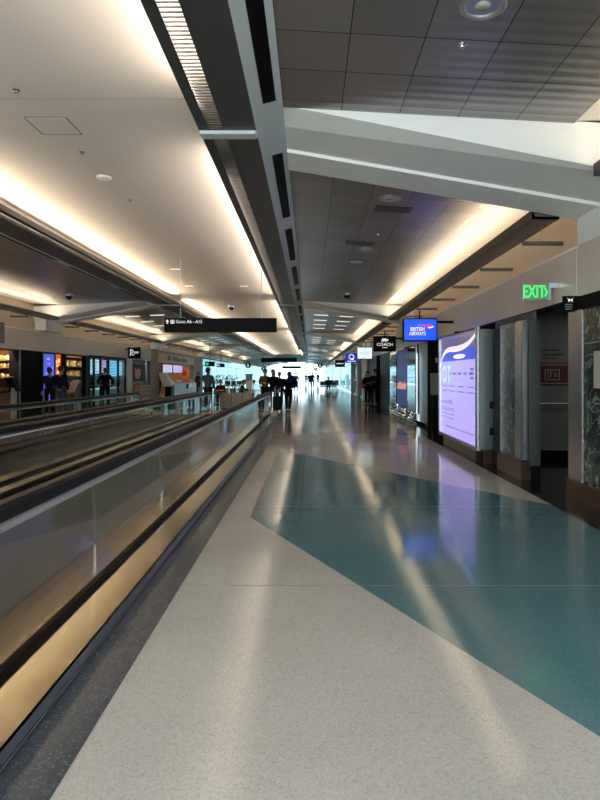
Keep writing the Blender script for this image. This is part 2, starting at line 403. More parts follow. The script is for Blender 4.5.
# tile ceilings, coves, beams, troughs, walls for both sides
for nm, X in side.items():
    mt = metal_tile('ceiling_tile_'+nm, X(0) if nm == 'right' else X(DT), beams[0]-.45-.572*20, .586 if nm == 'right' else .586)
    tb = MB(); y = Y0
    for b in beams+[Y1]:
        tb.quad((X(0), y, tile_z(0)), (X(DT), y, tile_z(DT)), (X(DT), b, tile_z(DT)), (X(0), b, tile_z(0)))
        y = b+1.55
    struct('ceiling_tiles_'+nm, tb, mt)
    cv = MB(); y = Y0
    for b in beams+[Y1]:
        cv.quad((X(DT), y, tile_z(DT)+.02), (X(DW+.1), y, tile_z(DT)+.06), (X(DW+.1), b, tile_z(DT)+.06), (X(DT), b, tile_z(DT)+.02))
        y = b+1.55
    struct('ceiling_cove_'+nm, cv, M_WHITE)
    for b in beams:
        bm = MB(); rings = []
        for d in (0, DW+.05):
            t = tile_z(d)+.02; u = beam_z(d); n0 = b+.35-.25*d/3.7
            rings.append([(X(d), b, t), (X(d), n0, u+.035), (X(d), b+.97, u+.035), (X(d), b+.985, u), (X(d), b+1.58, u), (X(d), b+1.6, u+.02), (X(d), b+1.6, t), (X(d), b+.8, t+.05)])
        bm.loft(rings, cap=True, smooth=False)
        if nm == 'left':   # square end block
            bm.box(LE, LE+.25, b+.4, b+1.55, zS+.0, zS+.12)
        xp, xq = sorted((X(3.67), X(DW+.05)))
        bm.box(xp, xq, b+.15, b+1.55, 3.14, beam_z(3.67)+.1)
        struct('trim_%d' % (9+beams.index(b)+(20 if nm == 'left' else 0)), bm, M_BEAM)
    # light trough with brackets
    zt = H+2.0
    d0, d1 = (3.12, 3.47)
    t = MB()
    xs = sorted((X(d0), X(d1)))
    y = Y0
    for b in beams+[Y1]:
        t.box(xs[0], xs[1], y, b-.02, zt, zt+.03)
        t.box(*sorted((X(d0), X(d0+.03))), y, b-.02, zt+.03, zt+.12)
        t.box(*sorted((X(d1), X(d1-.03))), y, b-.02, zt+.03, zt+.1)
        for ye_ in (y, b-.04): t.box(xs[0], xs[1], ye_, ye_+.02, zt, zt+.12)
        y = b+1.62
    tro = struct('trim_%d' % (50 if nm == 'right' else 51), t, M_TROUGH)
    y = 2.25
    while y < 60:
        if not any(b-.1 < y < b+1.7 for b in beams):
            MB().bbox(*sorted((X(d1-.02), X(DW-.01))), y-.025, y+.025, zt-.06, zt-.001, .008).build('bracket', M_TROUGH, tro)
        y += 2.195
    # wall over the header
    xw = X(DW)
    struct('wall_upper_'+nm, MB().box(min(xw, xw+(.1 if nm == 'right' else -.1)), max(xw, xw+(.1 if nm == 'right' else -.1)), Y0, Y1, H+1.55, zT+.1), mat('plaster_taupe', (176, 162, 146), .6))

# header fascia panels
def header(name, x, z0, z1, ya, yb, step, m, s, off=0):
    par = None
    y = ya; first = True
    root = struct(name, MB().box(min(x+s*.02, x+s*.14), max(x+s*.02, x+s*.14), ya, yb, z0+.02, z1), m)
    y = ya+off
    ys = [ya]
    while y < yb: ys.append(y); y += step
    ys.append(yb)
    for a, b in zip(ys, ys[1:]):
        if b-a < .05: continue
        MB().bbox(min(x, x+s*.03), max(x, x+s*.03), a+.006, b-.006, z0, z1, .006).build('fascia_panel', m, root)
    MB().box(min(x, x+s*.4), max(x, x+s*.4), ya, yb, z1, z1+.03).build('cap', M_WHITE, root)
    MB().box(min(x+s*.01, x+s*.2), max(x+s*.01, x+s*.2), ya, yb, z0-.04, z0+.02).build('shadow_gap', M_BLACK, root)
    return root
header('wall_header_right', WR, 2.49, 3.13, Y0, 37, 2.53, M_HEADER, 1, 1.45)
header('wall_header_left', WL, 2.36, 3.06, 6, 36.5, 3.0, M_HEADER, -1)

# roof, outer walls (keep daylight out)
struct('ceiling_roof', MB().box(-15, 7, Y0, Y1, 4.75, 4.85), M_WHITE)
struct('wall_right', MB().box(6.4, 6.5, Y0, 37, 0, 4.8), M_BLACKWALL)
struct('wall_left', MB().box(-13.6, -13.5, Y0, 54, 0, 4.8), M_TAUPE)

# glazed facades: right from 37 m, left from 54 m, end wall at 140 m
def facade_side(n, x, ya, yb, z1, step):
    g = MB().box(x-.01, x+.01, ya, yb, .1, z1)
    w = struct('window_%d' % n, g, M_FACADE)
    y = ya
    while y <= yb+.01:
        MB().box(x-.014, x+.014, y-.04, y+.04, 0, z1).build('mullion', M_MULL, w); y += step
    for z in (.05, 1.1, 2.4, z1): MB().box(x-.014, x+.014, ya, yb, z-.03, z+.03).build('transom', M_MULL, w)
    return w
facade_side(1, WR+.05, 37, Y1, 3.15, 2.575)
facade_side(2, WL-.05, 54, Y1, 3.15, 4.3)
g = struct('window_3', MB().box(-9.9, 3.5, Y1-.01, Y1+.01, .1, 4.6), M_ENDGLASS)
for i in range(8): MB().box(-9.9+i*1.91-.05, -9.9+i*1.91+.05, Y1-.06, Y1+.06, 0, 4.6).build('mullion', M_MULL, g)
for z in (.05, 2.4, 4.55): MB().box(-9.9, 3.5, Y1-.05, Y1+.05, z-.04, z+.04).build('transom', M_MULL, g)
struct('wall_apron', MB().box(-90, 90, 40, 300, -4.1, -4.0), mat('tarmac', (150, 158, 164), .8))

# ------------------------------------------------------------------ right-hand wall, near to far
def wbox(name, m, *a, parent=None):
    return struct(name, MB().box(*a), m, parent)
# green marble pier beside the opening (near)
xN = 3.26
p = struct('wall_pier_near', MB().box(xN, 3.9, 1.0, 7.3, .2, 2.28), M_MARBLE)
MB().bbox(xN-.014, xN+.5, 7.05, 7.42, .2, 2.29, .006).build('steel_column', M_STEEL, p)
MB().box(xN-.04, 3.9, 1.0, 7.43, 0, .2).build('bronze_base', M_BRONZE, p)
MB().box(xN-.01, 3.9, 1.0, 7.3, 2.28, 2.45).build('top_rail', M_BLACK, p)
MB().box(xN-.006, xN+.01, 1.0, 7.0, 1.865, 1.885).build('steel_inlay', M_STEEL, p)
# notice frame on the near marble pier
t = thing('notice_frame', 'small framed notice on the green marble pier at the right edge', 'frame', (xN, 6.62, 1.4))
MB().bbox(xN-.03, xN-.001, 6.38, 6.74, 1.32, 1.8, .005).build('frame', M_BLACK, t)
MB().box(xN-.034, xN-.03, 6.41, 6.71, 1.35, 1.77).build('paper', mat('paper_grey', (170, 166, 160), .6), t)
# lamp brackets at the top of the pier
# far pier: marble with steel corner
xF = 3.04
p = struct('wall_pier_far', MB().box(xF, 3.3, 8.7, 9.43, .26, 2.28), M_MARBLE)
MB().bbox(xF-.02, xF+.09, 8.42, 8.72, .26, 2.29, .025).build('steel_column', M_STEEL, p)
MB().box(xF-.04, 3.14, 8.4, 9.45, 0, .26).build('bronze_base', M_BRONZE, p)
MB().box(xF+.09, 3.3, 8.44, 8.71, .2, 2.28).build('steel_return', M_STEELDARK, p)
MB().box(xF+.1, 3.3, 8.44, 8.71, 0, .2).build('black_base', M_BLACK, p)
wbox('wall_jamb', M_BLACK, xF+.06, xF+.26, 9.44, 9.9, 0, 2.26)
# corridor behind the opening
wbox('wall_corridor_back', M_WALLDARK, 3.45, 6.4, 10.5, 10.6, 0, 2.75)
wbox('wall_corridor_near', M_WALLDARK, 3.9, 6.4, 7.2, 7.28, 0, 2.75)
wbox('wall_corridor_inner', M_WALLDARK, 3.3, 3.34, 8.71, 10.5, 0, 2.44)
wbox('ceiling_corridor', M_WALLDARK, 3.45, 6.4, 7.2, 10.6, 2.62, 2.7)
wbox('baseboard_corridor', M_BLACK, 3.34, 6.4, 10.47, 10.5, 0, .16)
wbox('floor_corridor', M_BLACKGRANITE, 4.9, 6.4, 7.2, 10.5, -.01, .0015)
t = thing('corridor_handrail', 'steel handrail on the back wall of the dark corridor', 'handrail', (4.4, 10.45, .99))
MB().tube([(3.7, 10.42, .99), (6.2, 10.42, .99)], .02).build('rail', M_STEELDARK, t)
for x in (4.2, 5.4): MB().tube([(x, 10.42, .98), (x, 10.5, .95)], .012, 8).build('bracket', M_STEEL, t)
# dark red wall plaque with a white outlined pictogram
t = thing('red_plaque', 'dark red wall plaque with white outlined pictogram in the dark corridor', 'sign', (4.33, 10.48, 1.32))
MB().bbox(4.08, 4.58, 10.475, 10.5, 1.32, 1.71, .004).build('plate', M_RED, t)
ic = MB(); x0, x1, z0, z1, w, yy = 4.17, 4.43, 1.41, 1.6, .012, (10.47, 10.476)
for a in ((x0, x1, z0, z0+w), (x0, x1, z1-w, z1), (x0, x0+w, z0, z1), (x1-w, x1, z0, z1), (x0+.05, x0+.06, z0+.05, z1-.04), (x0+.05, x0+.11, z0+.05, z0+.06), (x0+.1, x0+.11, z0+.05, z1-.05), (x0+.06, x0+.14, z1-.05, z1-.04), (x0+.17, x0+.18, z0+.05, z1-.05), (x0+.2, x0+.21, z0+.05, z1-.07)):
    ic.box(a[0], a[1], *yy, a[2], a[3])
ic.build('pictogram', M_LETTERDIM, t)
ln = MB(); random.seed(3)
def bars(mb, x0, x1, z, h, y0, y1, gap=.012, w=(.012, .04)):
    x = x0
    while x < x1:
        q = random.uniform(*w); mb.box(x, min(x+q, x1), y0, y1, z, z+h*random.uniform(.8, 1)); x += q+gap
bars(ln, 4.1, 4.56, 1.345, .018, *yy); bars(ln, 4.1, 4.56, 1.67, .018, *yy)
ln.build('lettering', M_LETTERDIM, t)
ln = MB(); bars(ln, 4.12, 4.45, 1.93, .03, 10.49, 10.5); bars(ln, 4.12, 4.5, 1.85, .03, 10.49, 10.5); bars(ln, 4.12, 4.4, 1.79, .02, 10.49, 10.5)
tag(ln.build('wall_lettering', mat('letter_black', (30, 30, 30), .5), loc=(4.1, 10.5, 1.8)), 'rows of small black lettering on the corridor wall above the red plaque', 'lettering')

# exit sign, edge lit, hung square to the wall
YE = 8.15
t = thing('exit_sign', 'edge-lit green exit sign on the header above the corridor opening', 'sign', (3.2, YE, 2.55))
x0, x1 = XX(523, YE), XX(549, YE); z0, z1 = ZZ(300, YE), ZZ(284.5, YE)
MB().box(x0, x1+.02, YE-.005, YE+.005, z0, z1).build('acrylic_panel', mat('acrylic_sheet', (120, 150, 128), .1, spec=.6), t)
MB().bbox(x0-.012, x0+.004, YE-.02, YE+.02, z0-.01, z1+.01, .004).build('end_cap', M_ALU, t)
MB().bbox(x1-.004, x1+.016, YE-.03, YE+.03, z0-.01, z1+.025, .004).build('end_cap', M_ALU, t)
MB().bbox(x1+.01, WR, YE-.03, YE+.03, z1-.05, z1+.02, .004).build('wall_arm', M_ALU, t)
M_EXIT = glow('exit_green', (40, 240, 90), 1.15)
ex = text_mb('EXIT', (z1-z0)*1.12, face_y(x0+.148, YE-.008, (z0+z1)/2), sx=.64, bold=.001)
xr = x1-.04
ex.prism([(xr-.012, z0+.05), (xr+.02, (z0+z1)/2), (xr-.012, z1-.05), (xr-.026, z1-.05), (xr+.0, (z0+z1)/2), (xr-.026, z0+.05)], 1, YE-.012, YE-.006)
ex.build('lettering', M_EXIT, t)

# relief-area sign with a dog pictogram
YD = 7.4
t = thing('dog_sign', 'small black projecting sign with a white dog pictogram', 'sign', (3.2, YD, 2.3))
x0, x1, z0, z1 = XX(562.5, YD), XX(580, YD), ZZ(312, YD), ZZ(296, YD)
MB().bbox(x0, x1, YD-.015, YD+.015, z0, z1, .004).build('plate', M_BLACK, t)
MB().bbox(x1, x1+.03, YD-.03, YD+.03, z0, z1-.01, .004).build('mounting_bar', M_ALU, t)
MB().box(x1+.03, WR, YD-.012, YD+.012, z0+.07, z0+.1).build('wall_arm', M_ALU, t)
dg = MB(); cx, cz, s = (x0+x1)/2-.012, z1-.05, .027; yy = (YD-.019, YD-.014)
dg.prism([(cx-s*1.2, cz+s*.35), (cx+s*.7, cz+s*.35), (cx+s*.7, cz-s*.25), (cx-s*1.2, cz-s*.25)], 1, *yy)
dg.prism([(cx+s*.5, cz+s*.2), (cx+s*1.0, cz+s*1.0), (cx+s*1.5, cz+s*.75), (cx+s*1.45, cz+s*.45), (cx+s*1.0, cz+s*.35), (cx+s*.7, cz-s*.1)], 1, *yy)
for u in (-1.15, -.75, .3, .6): dg.prism([(cx+s*u, cz-s*.2), (cx+s*(u+.22), cz-s*.2), (cx+s*(u+.15), cz-s), (cx+s*(u-.02), cz-s)], 1, *yy)
dg.prism([(cx-s*1.2, cz+s*.3), (cx-s*1.05, cz+s*.1), (cx-s*1.6, cz+s*.9), (cx-s*1.75, cz+s*.85)], 1, *yy)
dg.build('pictogram', M_LETTER, t)
ln = MB()
for k, w in enumerate((.13, .09, .08)): bars(ln, x0+.03, x0+.03+w, z1-.115-k*.028, .013, *yy, gap=.006, w=(.008, .02))
ln.build('lettering', M_LETTERDIM, t)

# backlit directory board
xB, ya, yb = 2.83, 9.98, 12.95; zb0, zb1 = .24, 2.28
t = thing('directory_board', 'large glowing lavender information board in a silver frame beside the steel door', 'board', (xB+.1, 11.4, 0))
MB().bbox(xB+.02, xB+.32, ya, yb, zb0-.02, zb1+.0, .01).build('cabinet', M_STEELDARK, t)
for z in (.99, .54): MB().bbox(xB+.2, xB+.27, ya-.02, ya, z-.06, z+.06, .006).build('lock', M_BLACKGLOSS, t)
MB().box(xB+.06, xB+.32, ya+.01, ya+.3, 0, zb0-.02).build('plinth', M_BLACK, t)
MB().box(xB+.1, xB+.5, ya, yb, 0, zb0-.02).build('kick_base', M_BRONZE, t)
fr = MB(); w = .07
fr.bbox(xB-.02, xB+.05, ya, ya+w, zb0-.03, zb1+.05, .012); fr.bbox(xB-.02, xB+.05, yb-w, yb, zb0-.03, zb1+.03, .012)
fr.bbox(xB-.02, xB+.05, ya+w, yb-w, zb0-.03, zb0+.035, .012); fr.bbox(xB-.01, xB+.04, ya+w, yb-w, zb1-.01, zb1+.02, .008)
fr.build('frame', M_STEEL, t)
M_LAV = mat('board_lavender', (120, 112, 180), .2, emit=(180, 166, 246), es=.9, var=.03, spec=.25)
ia, ib = ya+w, yb-w; zh = 1.78
lit = MB().box(xB+.015, xB+.03, ia, ib, zb0+.03, zh).build('lit_panel', M_LAV, t)
MB().box(xB+.013, xB+.03, ia, ib, zh, zh+.24).build('header_band', mat('board_blue', (40, 60, 170), .2, emit=(62, 84, 222), es=.75, spec=.25), t)
MB().box(xB+.015, xB+.03, ia, ib, zh+.24, zb1-.01).build('header_panel', mat('board_violet', (110, 102, 150), .12, emit=(128, 118, 172), es=.35), t)
wv = MB(); n = 24; top = []; bot = []  # wavy reflection in the glossy board painted as a glowing band, plus white ellipse
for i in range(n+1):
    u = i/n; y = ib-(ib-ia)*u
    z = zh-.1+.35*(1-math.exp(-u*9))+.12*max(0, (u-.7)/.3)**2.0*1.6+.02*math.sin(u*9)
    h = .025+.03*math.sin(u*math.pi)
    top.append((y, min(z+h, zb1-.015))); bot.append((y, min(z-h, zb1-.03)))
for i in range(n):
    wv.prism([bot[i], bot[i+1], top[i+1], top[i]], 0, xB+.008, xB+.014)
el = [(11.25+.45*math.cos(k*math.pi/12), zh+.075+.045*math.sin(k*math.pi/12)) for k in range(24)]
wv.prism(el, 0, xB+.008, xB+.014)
wv.build('wave_reflection_and_ellipse', mat('board_white', (235, 225, 235), .12, emit=(240, 228, 238), es=.8), t)
M_BTXT = mat('board_text', (110, 100, 170), .3, emit=(120, 110, 190), es=.45)
def ybars(mb, y0, y1, z, h, x, gap=.025, w=(.03, .1)):
    y = y0
    while y > y1:
        q = random.uniform(*w); mb.box(x-.004, x, max(y-q, y1), y, z, z+h); y -= q+gap
tx = MB(); random.seed(11)
for row, z in enumerate((1.27, 1.17)):
    for c in range(4): ybars(tx, ib-.15-c*.7, ib-.55-c*.7, z, .022, xB+.014)
for z in (.95, .92, .82, .78, .7, .62):
    for c in range(2): ybars(tx, ib-.1-c*.6, ib-.5-c*.6-random.random()*.2, z, .014, xB+.014)
ybars(tx, ib-.5, ia+.2, .44, .02, xB+.014)
for c in range(5): ybars(tx, ib-.75-c*.4, ib-.98-c*.4, 1.5, .05, xB+.014)
for zz in (1.58, 1.5, 1.42): ybars(tx, ia+.42, ia+.2, zz, .05, xB+.014)
tx.build('lettering', M_BTXT, lit)
rg = MB()
cy, cz = ib-.42, 1.52
k = 20
for i in range(k):
    a0, a1 = 2*math.pi*i/k, 2*math.pi*(i+1)/k
    rg.prism([(cy+.17*math.cos(a0), cz+.17*math.sin(a0)), (cy+.17*math.cos(a1), cz+.17*math.sin(a1)), (cy+.12*math.cos(a1), cz+.12*math.sin(a1)), (cy+.12*math.cos(a0), cz+.12*math.sin(a0))], 0, xB+.008, xB+.014)
ring_m = mat('board_cyan', (160, 200, 240), .2, emit=(176, 214, 250), es=.85)
rg.build('ring_graphic', ring_m, t); rg = MB()
rg.box(xB+.008, xB+.014, cy-.42, cy-.36, cz-.17, cz+.17); rg.box(xB+.008, xB+.014, cy-.5, cy-.28, cz+.11, cz+.17)
rg.build('cross_graphic', ring_m, t)
rd = MB(); ybars(rd, ib-.75, ib-1.1, .97, .03, xB+.012); rd.build('red_lettering', mat('board_red', (200, 110, 170), .3, emit=(205, 120, 180), es=.5), t)

# recess with a service machine beyond the board
wbox('wall_recess_back', M_BLACKWALL, 4.2, 4.3, 10.8, 18.3, 0, 2.75)
wbox('wall_recess_side', M_STEELDARK, 3.3, 4.2, 16.6, 18.4, .1, 2.46)
wbox('wall_recess_end', M_BLACKWALL, 3.3, 4.2, 16.5, 16.6, 0, 2.46)
wbox('wall_recess_near', M_BLACKWALL, 3.2, 4.2, 12.96, 13.1, 0, 2.46)
wbox('wall_lintel', M_BLACKWALL, 3.5, 6.4, 10.6, 37, 2.46, 2.56)
t = thing('service_machine', 'grey wall machine with a black lower panel in the dark recess', 'machine', (3.5, 16.3, 0))
MB().bbox(3.35, 3.85, 16.1, 16.48, .95, 1.55, .02).build('upper_body', mat('grey_panel', (120, 124, 122), .4), t); ub = t.children[0]
MB().bbox(3.37, 3.83, 16.12, 16.48, 0, .95, .02).build('lower_body', M_BLACK, t)
MB().bbox(3.5, 3.62, 16.09, 16.1, 1.3, 1.42, .003).build('screen', M_BLACKGLOSS, ub)
MB().bbox(3.5, 3.6, 16.46, 16.49, 1.85, 1.98, .003).build('notice', mat('paper_grey', (170, 166, 160), .6), t)
# mirrored display front
xm = 3.2
def pil(y0, y1): return MB().bbox(xm, xm+.3, y0, y1, .32, 2.4, .02)
w = struct('wall_shopfront_mirror', MB().box(xm+.06, xm+.3, 17.9, 23.7, .32, 2.44), M_BLACKGLOSS)
pil(17.95, 19.4).build('mirror_pillar', M_MIRROR, w); pil(21.9, 23.6).build('mirror_pillar', M_MIRROR, w)
bs = MB(); random.seed(5)
for i in range(46):
    for j in range(4):
        y = 17.92+i*.125; z = .02+j*.095; q = random.uniform(-.02, .02)
        bs.add([(xm+q, y, z), (xm-q, y+.12, z), (xm+.01+q, y+.12, z+.09), (xm-.01-q, y, z+.09)], [(0, 1, 2, 3)])
bs.box(xm+.04, xm+.3, 17.92, 23.7, 0, .4)
bs.build('mosaic_base', M_MIRROR, w)
t = thing('advert_panel', 'tall navy lit advertising panel with an orange graphic between mirror pillars', 'panel', (xm, 20.6, .32))
MB().bbox(xm+.018, xm+.058, 19.5, 21.8, .42, 2.38, .01).build('panel', M_NAVYPANEL, t)
og = MB()
random.seed(9)
for i in range(7):
    y = 19.75+i*.28; og.prism([(y, 1.0), (y+.3, 1.02), (y+.24, 1.16+random.random()*.16), (y+.1, 1.1+random.random()*.3), (y-.05, 1.2)], 0, xm+.012, xm+.02)
og.build('flame_graphic', glow('orange_graphic', (214, 84, 40), .5), t)
# black shop with open doorway
w = struct('wall_shop_black', MB().box(3.3, 3.5, 23.7, 27.6, 0, 2.46), M_BLACK)
MB().box(3.3, 3.5, 29.3, 33.5, 0, 2.46).build('side_panel', M_BLACK, w)
MB().box(5.2, 5.3, 26, 31.5, 0, 2.46).build('back_wall', M_WHITE, w)
MB().box(3.5, 5.3, 31.4, 31.5, 0, 2.46).build('side_wall', M_WHITE, w)
w = struct('wall_pillar_cream', MB().bbox(3.22, 3.6, 33.5, 36.9, 0, 2.9, .02), M_CREAM)
MB().box(3.2, 3.62, 33.5, 36.9, 0, .2).build('base', M_BRONZE, w)
t = thing('red_poster_stand', 'red floor-standing poster in front of the cream pillar', 'poster', (3.05, 33.6, 0))
MB().bbox(2.88, 3.2, 33.56, 33.62, .72, 1.25, .01).build('poster', M_REDBRIGHT, t)
MB().tube([(3.04, 33.6, .02), (3.04, 33.6, .75)], .02).build('pole', M_STEEL, t)
MB().lathe([(.16, 0), (.16, .02), (.02, .03)], (3.04, 33.6, 0)).build('base', M_STEEL, t)
for k, y in enumerate((40.5, 46.5)):
    w = struct('wall_pillar_%d' % (k+1), MB().bbox(3.3, 3.75, y, y+1.4, 0, 3.1, .03), M_TAUPE)

# projecting shop signs on the right
def blade(name, label, px0, px1, py0, py1, Y, face, stem_px):
    x0, x1, z0, z1 = XX(px0, Y), XX(px1, Y), ZZ(py1, Y), ZZ(py0, Y)
    t = thing(name, label, 'sign', ((x0+x1)/2, Y, z0), 'projecting shop signs along the right wall')
    MB().bbox(x0, x1, Y, Y+.12, z0, z1, .012).build('housing', M_BLACK, t)
    MB().box(x1-.02, WR+.02, Y+.04, Y+.08, z1-.12, z1-.06).build('wall_arm', M_BLACK, t)
    xs_ = XX(stem_px, Y)
    MB().tube([(xs_, Y+.06, z1-.02), (xs_, Y+.06, z1+.18)], .018, 8).build('stem', M_BLACK, t)
    b = .03
    if face: MB().box(x0+b, x1-b, Y-.006, Y, z0+b, z1-b).build('face', face, t)
    return t, x0, x1, z0, z1
Y = 14.0
t, x0, x1, z0, z1 = blade('shop_sign', 'bright blue lit airline sign nearest the information board', 403, 437.5, 318, 341.3, Y, glow('sign_blue', (14, 74, 232), .95), 420)
w_ = x1-x0; h_ = z1-z0
mb = text_mb('BRITISH', .125, face_y(x0+.42*w_, Y-.01, z0+.515*h_), sx=.8, bold=.002)
m2 = text_mb('AIRWAYS', .125, face_y(x0+.42*w_, Y-.01, z0+.325*h_), sx=.74, bold=.002); mb.add(m2.v, m2.f)
mb.build('lettering', M_LETTER, t)
rx, rz = x0+.42*w_, z0+.68*h_
MB().prism([(rx, rz-.012), (rx+.03*w_, rz+.02*h_), (rx+.42*w_, rz+.035*h_), (rx+.44*w_, rz-.02*h_), (rx+.38*w_, rz-.055*h_), (rx+.2*w_, rz-.03*h_)], 1, Y-.012, Y-.006).build('red_ribbon', glow('ribbon_red', (226, 40, 66), .8), t)
MB().prism([(rx+.3*w_, rz-.075*h_), (rx+.42*w_, rz-.04*h_), (rx+.48*w_, rz-.02*h_), (rx+.46*w_, rz-.085*h_), (rx+.38*w_, rz-.12*h_), (rx+.3*w_, rz-.12*h_)], 1, Y-.012, Y-.006).build('white_ribbon', M_LETTER, t)
Y = 21.3
t, x0, x1, z0, z1 = blade('shop_sign', 'black shop sign with white carriage emblem and white lettering', 373.5, 396, 336, 351.5, Y, None, 385)
xc = (x0+x1)/2; zc = (z0+z1)/2
mb = text_mb('COACH', .145, face_y(xc, Y-.006, zc-.03), sx=1.12, bold=.002)
mb.build('lettering', M_LETTER, t)
em = MB()
em.box(xc-.1, xc+.06, Y-.008, Y, zc+.11, zc+.19)
for u in (-.08, .05): em.disc_y(xc+u, zc+.1, .045, Y-.008, Y, 14, .03)
em.prism([(xc+.06, zc+.12), (xc+.13, zc+.12), (xc+.12, zc+.17), (xc+.06, zc+.16)], 1, Y-.008, Y)
em.box(xc-.09, xc+.09, Y-.008, Y, zc-.15, zc-.125)
em.build('emblem', M_LETTER, t)
Y = 29.5
t, x0, x1, z0, z1 = blade('shop_sign', 'white lit shop sign with a small emblem and faint grey lines', 357, 372.5, 347, 359.2, Y, glow('sign_white', (214, 232, 240), .95), 366)
mb = MB(); xc = (x0+x1)/2; random.seed(2)
mb.disc_y(xc, z1-.14, .035, Y-.01, Y-.006, 12)
bars(mb, xc-.25, xc+.25, z0+.3, .04, Y-.01, Y-.006, gap=.02); bars(mb, xc-.18, xc+.18, z0+.2, .025, Y-.01, Y-.006, gap=.02)
mb.build('lettering', mat('letter_pale', (96, 130, 150), .5), t)
Y = 38.0
t, x0, x1, z0, z1 = blade('shop_sign', 'blue lit shop sign with a white ring emblem', 345.5, 357.5, 353, 362.8, Y, glow('sign_indigo', (26, 34, 190), .85), 352)
xc = (x0+x1)/2; zc = z0+.38
mb = MB().disc_y(xc, zc, .19, Y-.012, Y-.006, 22, .12)
mb.prism([(xc-.02, zc-.12), (xc+.05, zc-.06), (xc+.15, zc-.2), (xc+.08, zc-.21)], 1, Y-.012, Y-.006)
bars(mb, xc-.26, xc+.28, z0+.06, .075, Y-.012, Y-.006, gap=.02, w=(.04, .07))
mb.build('emblem', M_LETTER, t)
Y = 52.0
t, x0, x1, z0, z1 = blade('shop_sign', 'black shop sign with one white line of lettering, farthest along the right wall', 335, 345, 360, 367, Y, None, 340)
mb = MB(); xc = (x0+x1)/2; bars(mb, xc-.3, xc+.3, (z0+z1)/2-.05, .1, Y-.012, Y-.004, gap=.02, w=(.04, .07)); mb.build('lettering', M_LETTER, t)

# ------------------------------------------------------------------ moving walkways
WE = 20.9
def walkway(label, xo, xi, out_w, in_share):
    """balustrades at xo (towards the hall) and xi; pallets between; decks outside"""
    t = thing('moving_walkway', label, 'walkway', ((xo+xi)/2, 8.5, 0), 'moving walkways')
    ys = -3.8
    MB().box(xi+.34, xo-.34, ys, WE-.9, .0, .03).build('pallet_belt', M_BELT, t)
    MB().box(xi+.3, xo-.3, WE-.9, WE+1.2, .0, .025).build('landing_plate', M_STEELDARK, t)
    for x, s, ow in ((xo, 1, out_w[0]), (xi, -1, out_w[1])):
        a, b = sorted((x+s*.02, x+s*ow))
        MB().prism([(x+s*.02, .1), (x+s*ow, .08), (x+s*ow, .1), (x+s*.02, .1145)], 1, ys, WE+.15).build('outer_deck', M_DECK, t)
        a2, b2 = sorted((x+s*ow-s*.012, x+s*ow))
        sk = MB().box(a2, b2, ys, WE+.15, .025, .1); sk.build('outer_skirt', M_ALU, t)
        a3, b3 = sorted((x+s*ow-s*.03, x+s*ow-s*.012))
        MB().box(a3, b3, ys, WE+.15, 0, .03).build('toe_kick', mat('toe_blue', (70, 80, 100), .35, metal=.5), t)
        a4, b4 = sorted((x-s*.02, x-s*.34))
        MB().prism([(a4, .1), (b4, .1), (b4, .113), (a4, .113)], 1, ys, WE-.2).build('inner_deck', M_DECK, t)
        MB().box(*sorted((x-s*.33, x-s*.345)), ys, WE-.3, .0, .1).build('inner_skirt', M_STEELDARK, t)
        MB().box(x-.022, x+.022, ys, WE-.2, .1, .15).build('glass_gasket', M_BLACK, t)
        MB().bbox(*sorted((x-s*.32, x+s*(ow+.0))), WE-.12, WE+.16, .004, .2, .03).build('end_cap', M_CREAM, t)
        # glass panels: 1.76 m each, the last rounded at the newel
        r = .36; zc = .84-.36; ye = WE-.42
        y = 3.9-1.76*4
        while y < ye-.3:
            y2 = y+1.76
            if y2 < ye-.3:
                MB().box(x-.006, x+.006, max(y, ys)+.004, y2-.004, .14, .82).build('glass_panel', M_GLASS, t)
            else:
                pts = [(y+.004, .14), (ye, .14)]+[(ye+(r-.02)*math.cos(q), zc+(r-.02)*math.sin(q)) for q in [R(v) for v in range(-75, 91, 15)]]+[(y+.004, .82)]
                MB().prism(pts, 0, x-.006, x+.006).build('glass_panel', M_GLASS, t)
            y = y2
        # handrail and the profile that carries it
        def sweep(w, z0o, z1o, m, nm):
            path = [(ys, 90)]+[(ye, 90)]+[(None, q) for q in range(80, -81, -10)]
            rings = []
            for yy, q in path:
                c, sn = math.cos(R(q)), math.sin(R(q))
                cy = yy if yy is not None else ye
                ring = []
                for u, v in ((-w, z0o), (-w, z1o-.02), (-w+.015, z1o), (w-.015, z1o), (w, z1o-.02), (w, z0o)):
                    ring.append((x+u, cy+(r+v)*c, zc+(r+v)*sn))
                rings.append(ring)
            return MB().loft(rings, smooth=False).build(nm, m, t)
        sweep(.042, .0, .075, M_RUBBER, 'handrail')
        sweep(.024, -.055, -.03, M_ALU, 'rail_profile')
        sweep(.03, -.018, .004, M_ALU, 'rail_profile')
    return t
walkway('right-hand moving walkway with glass sides beside the terrazzo aisle', -1.42, -3.5, (.257, .19), 0)
walkway('left-hand moving walkway with glass sides farther from the aisle', -3.9, -6.0, (.19, .25), 0)

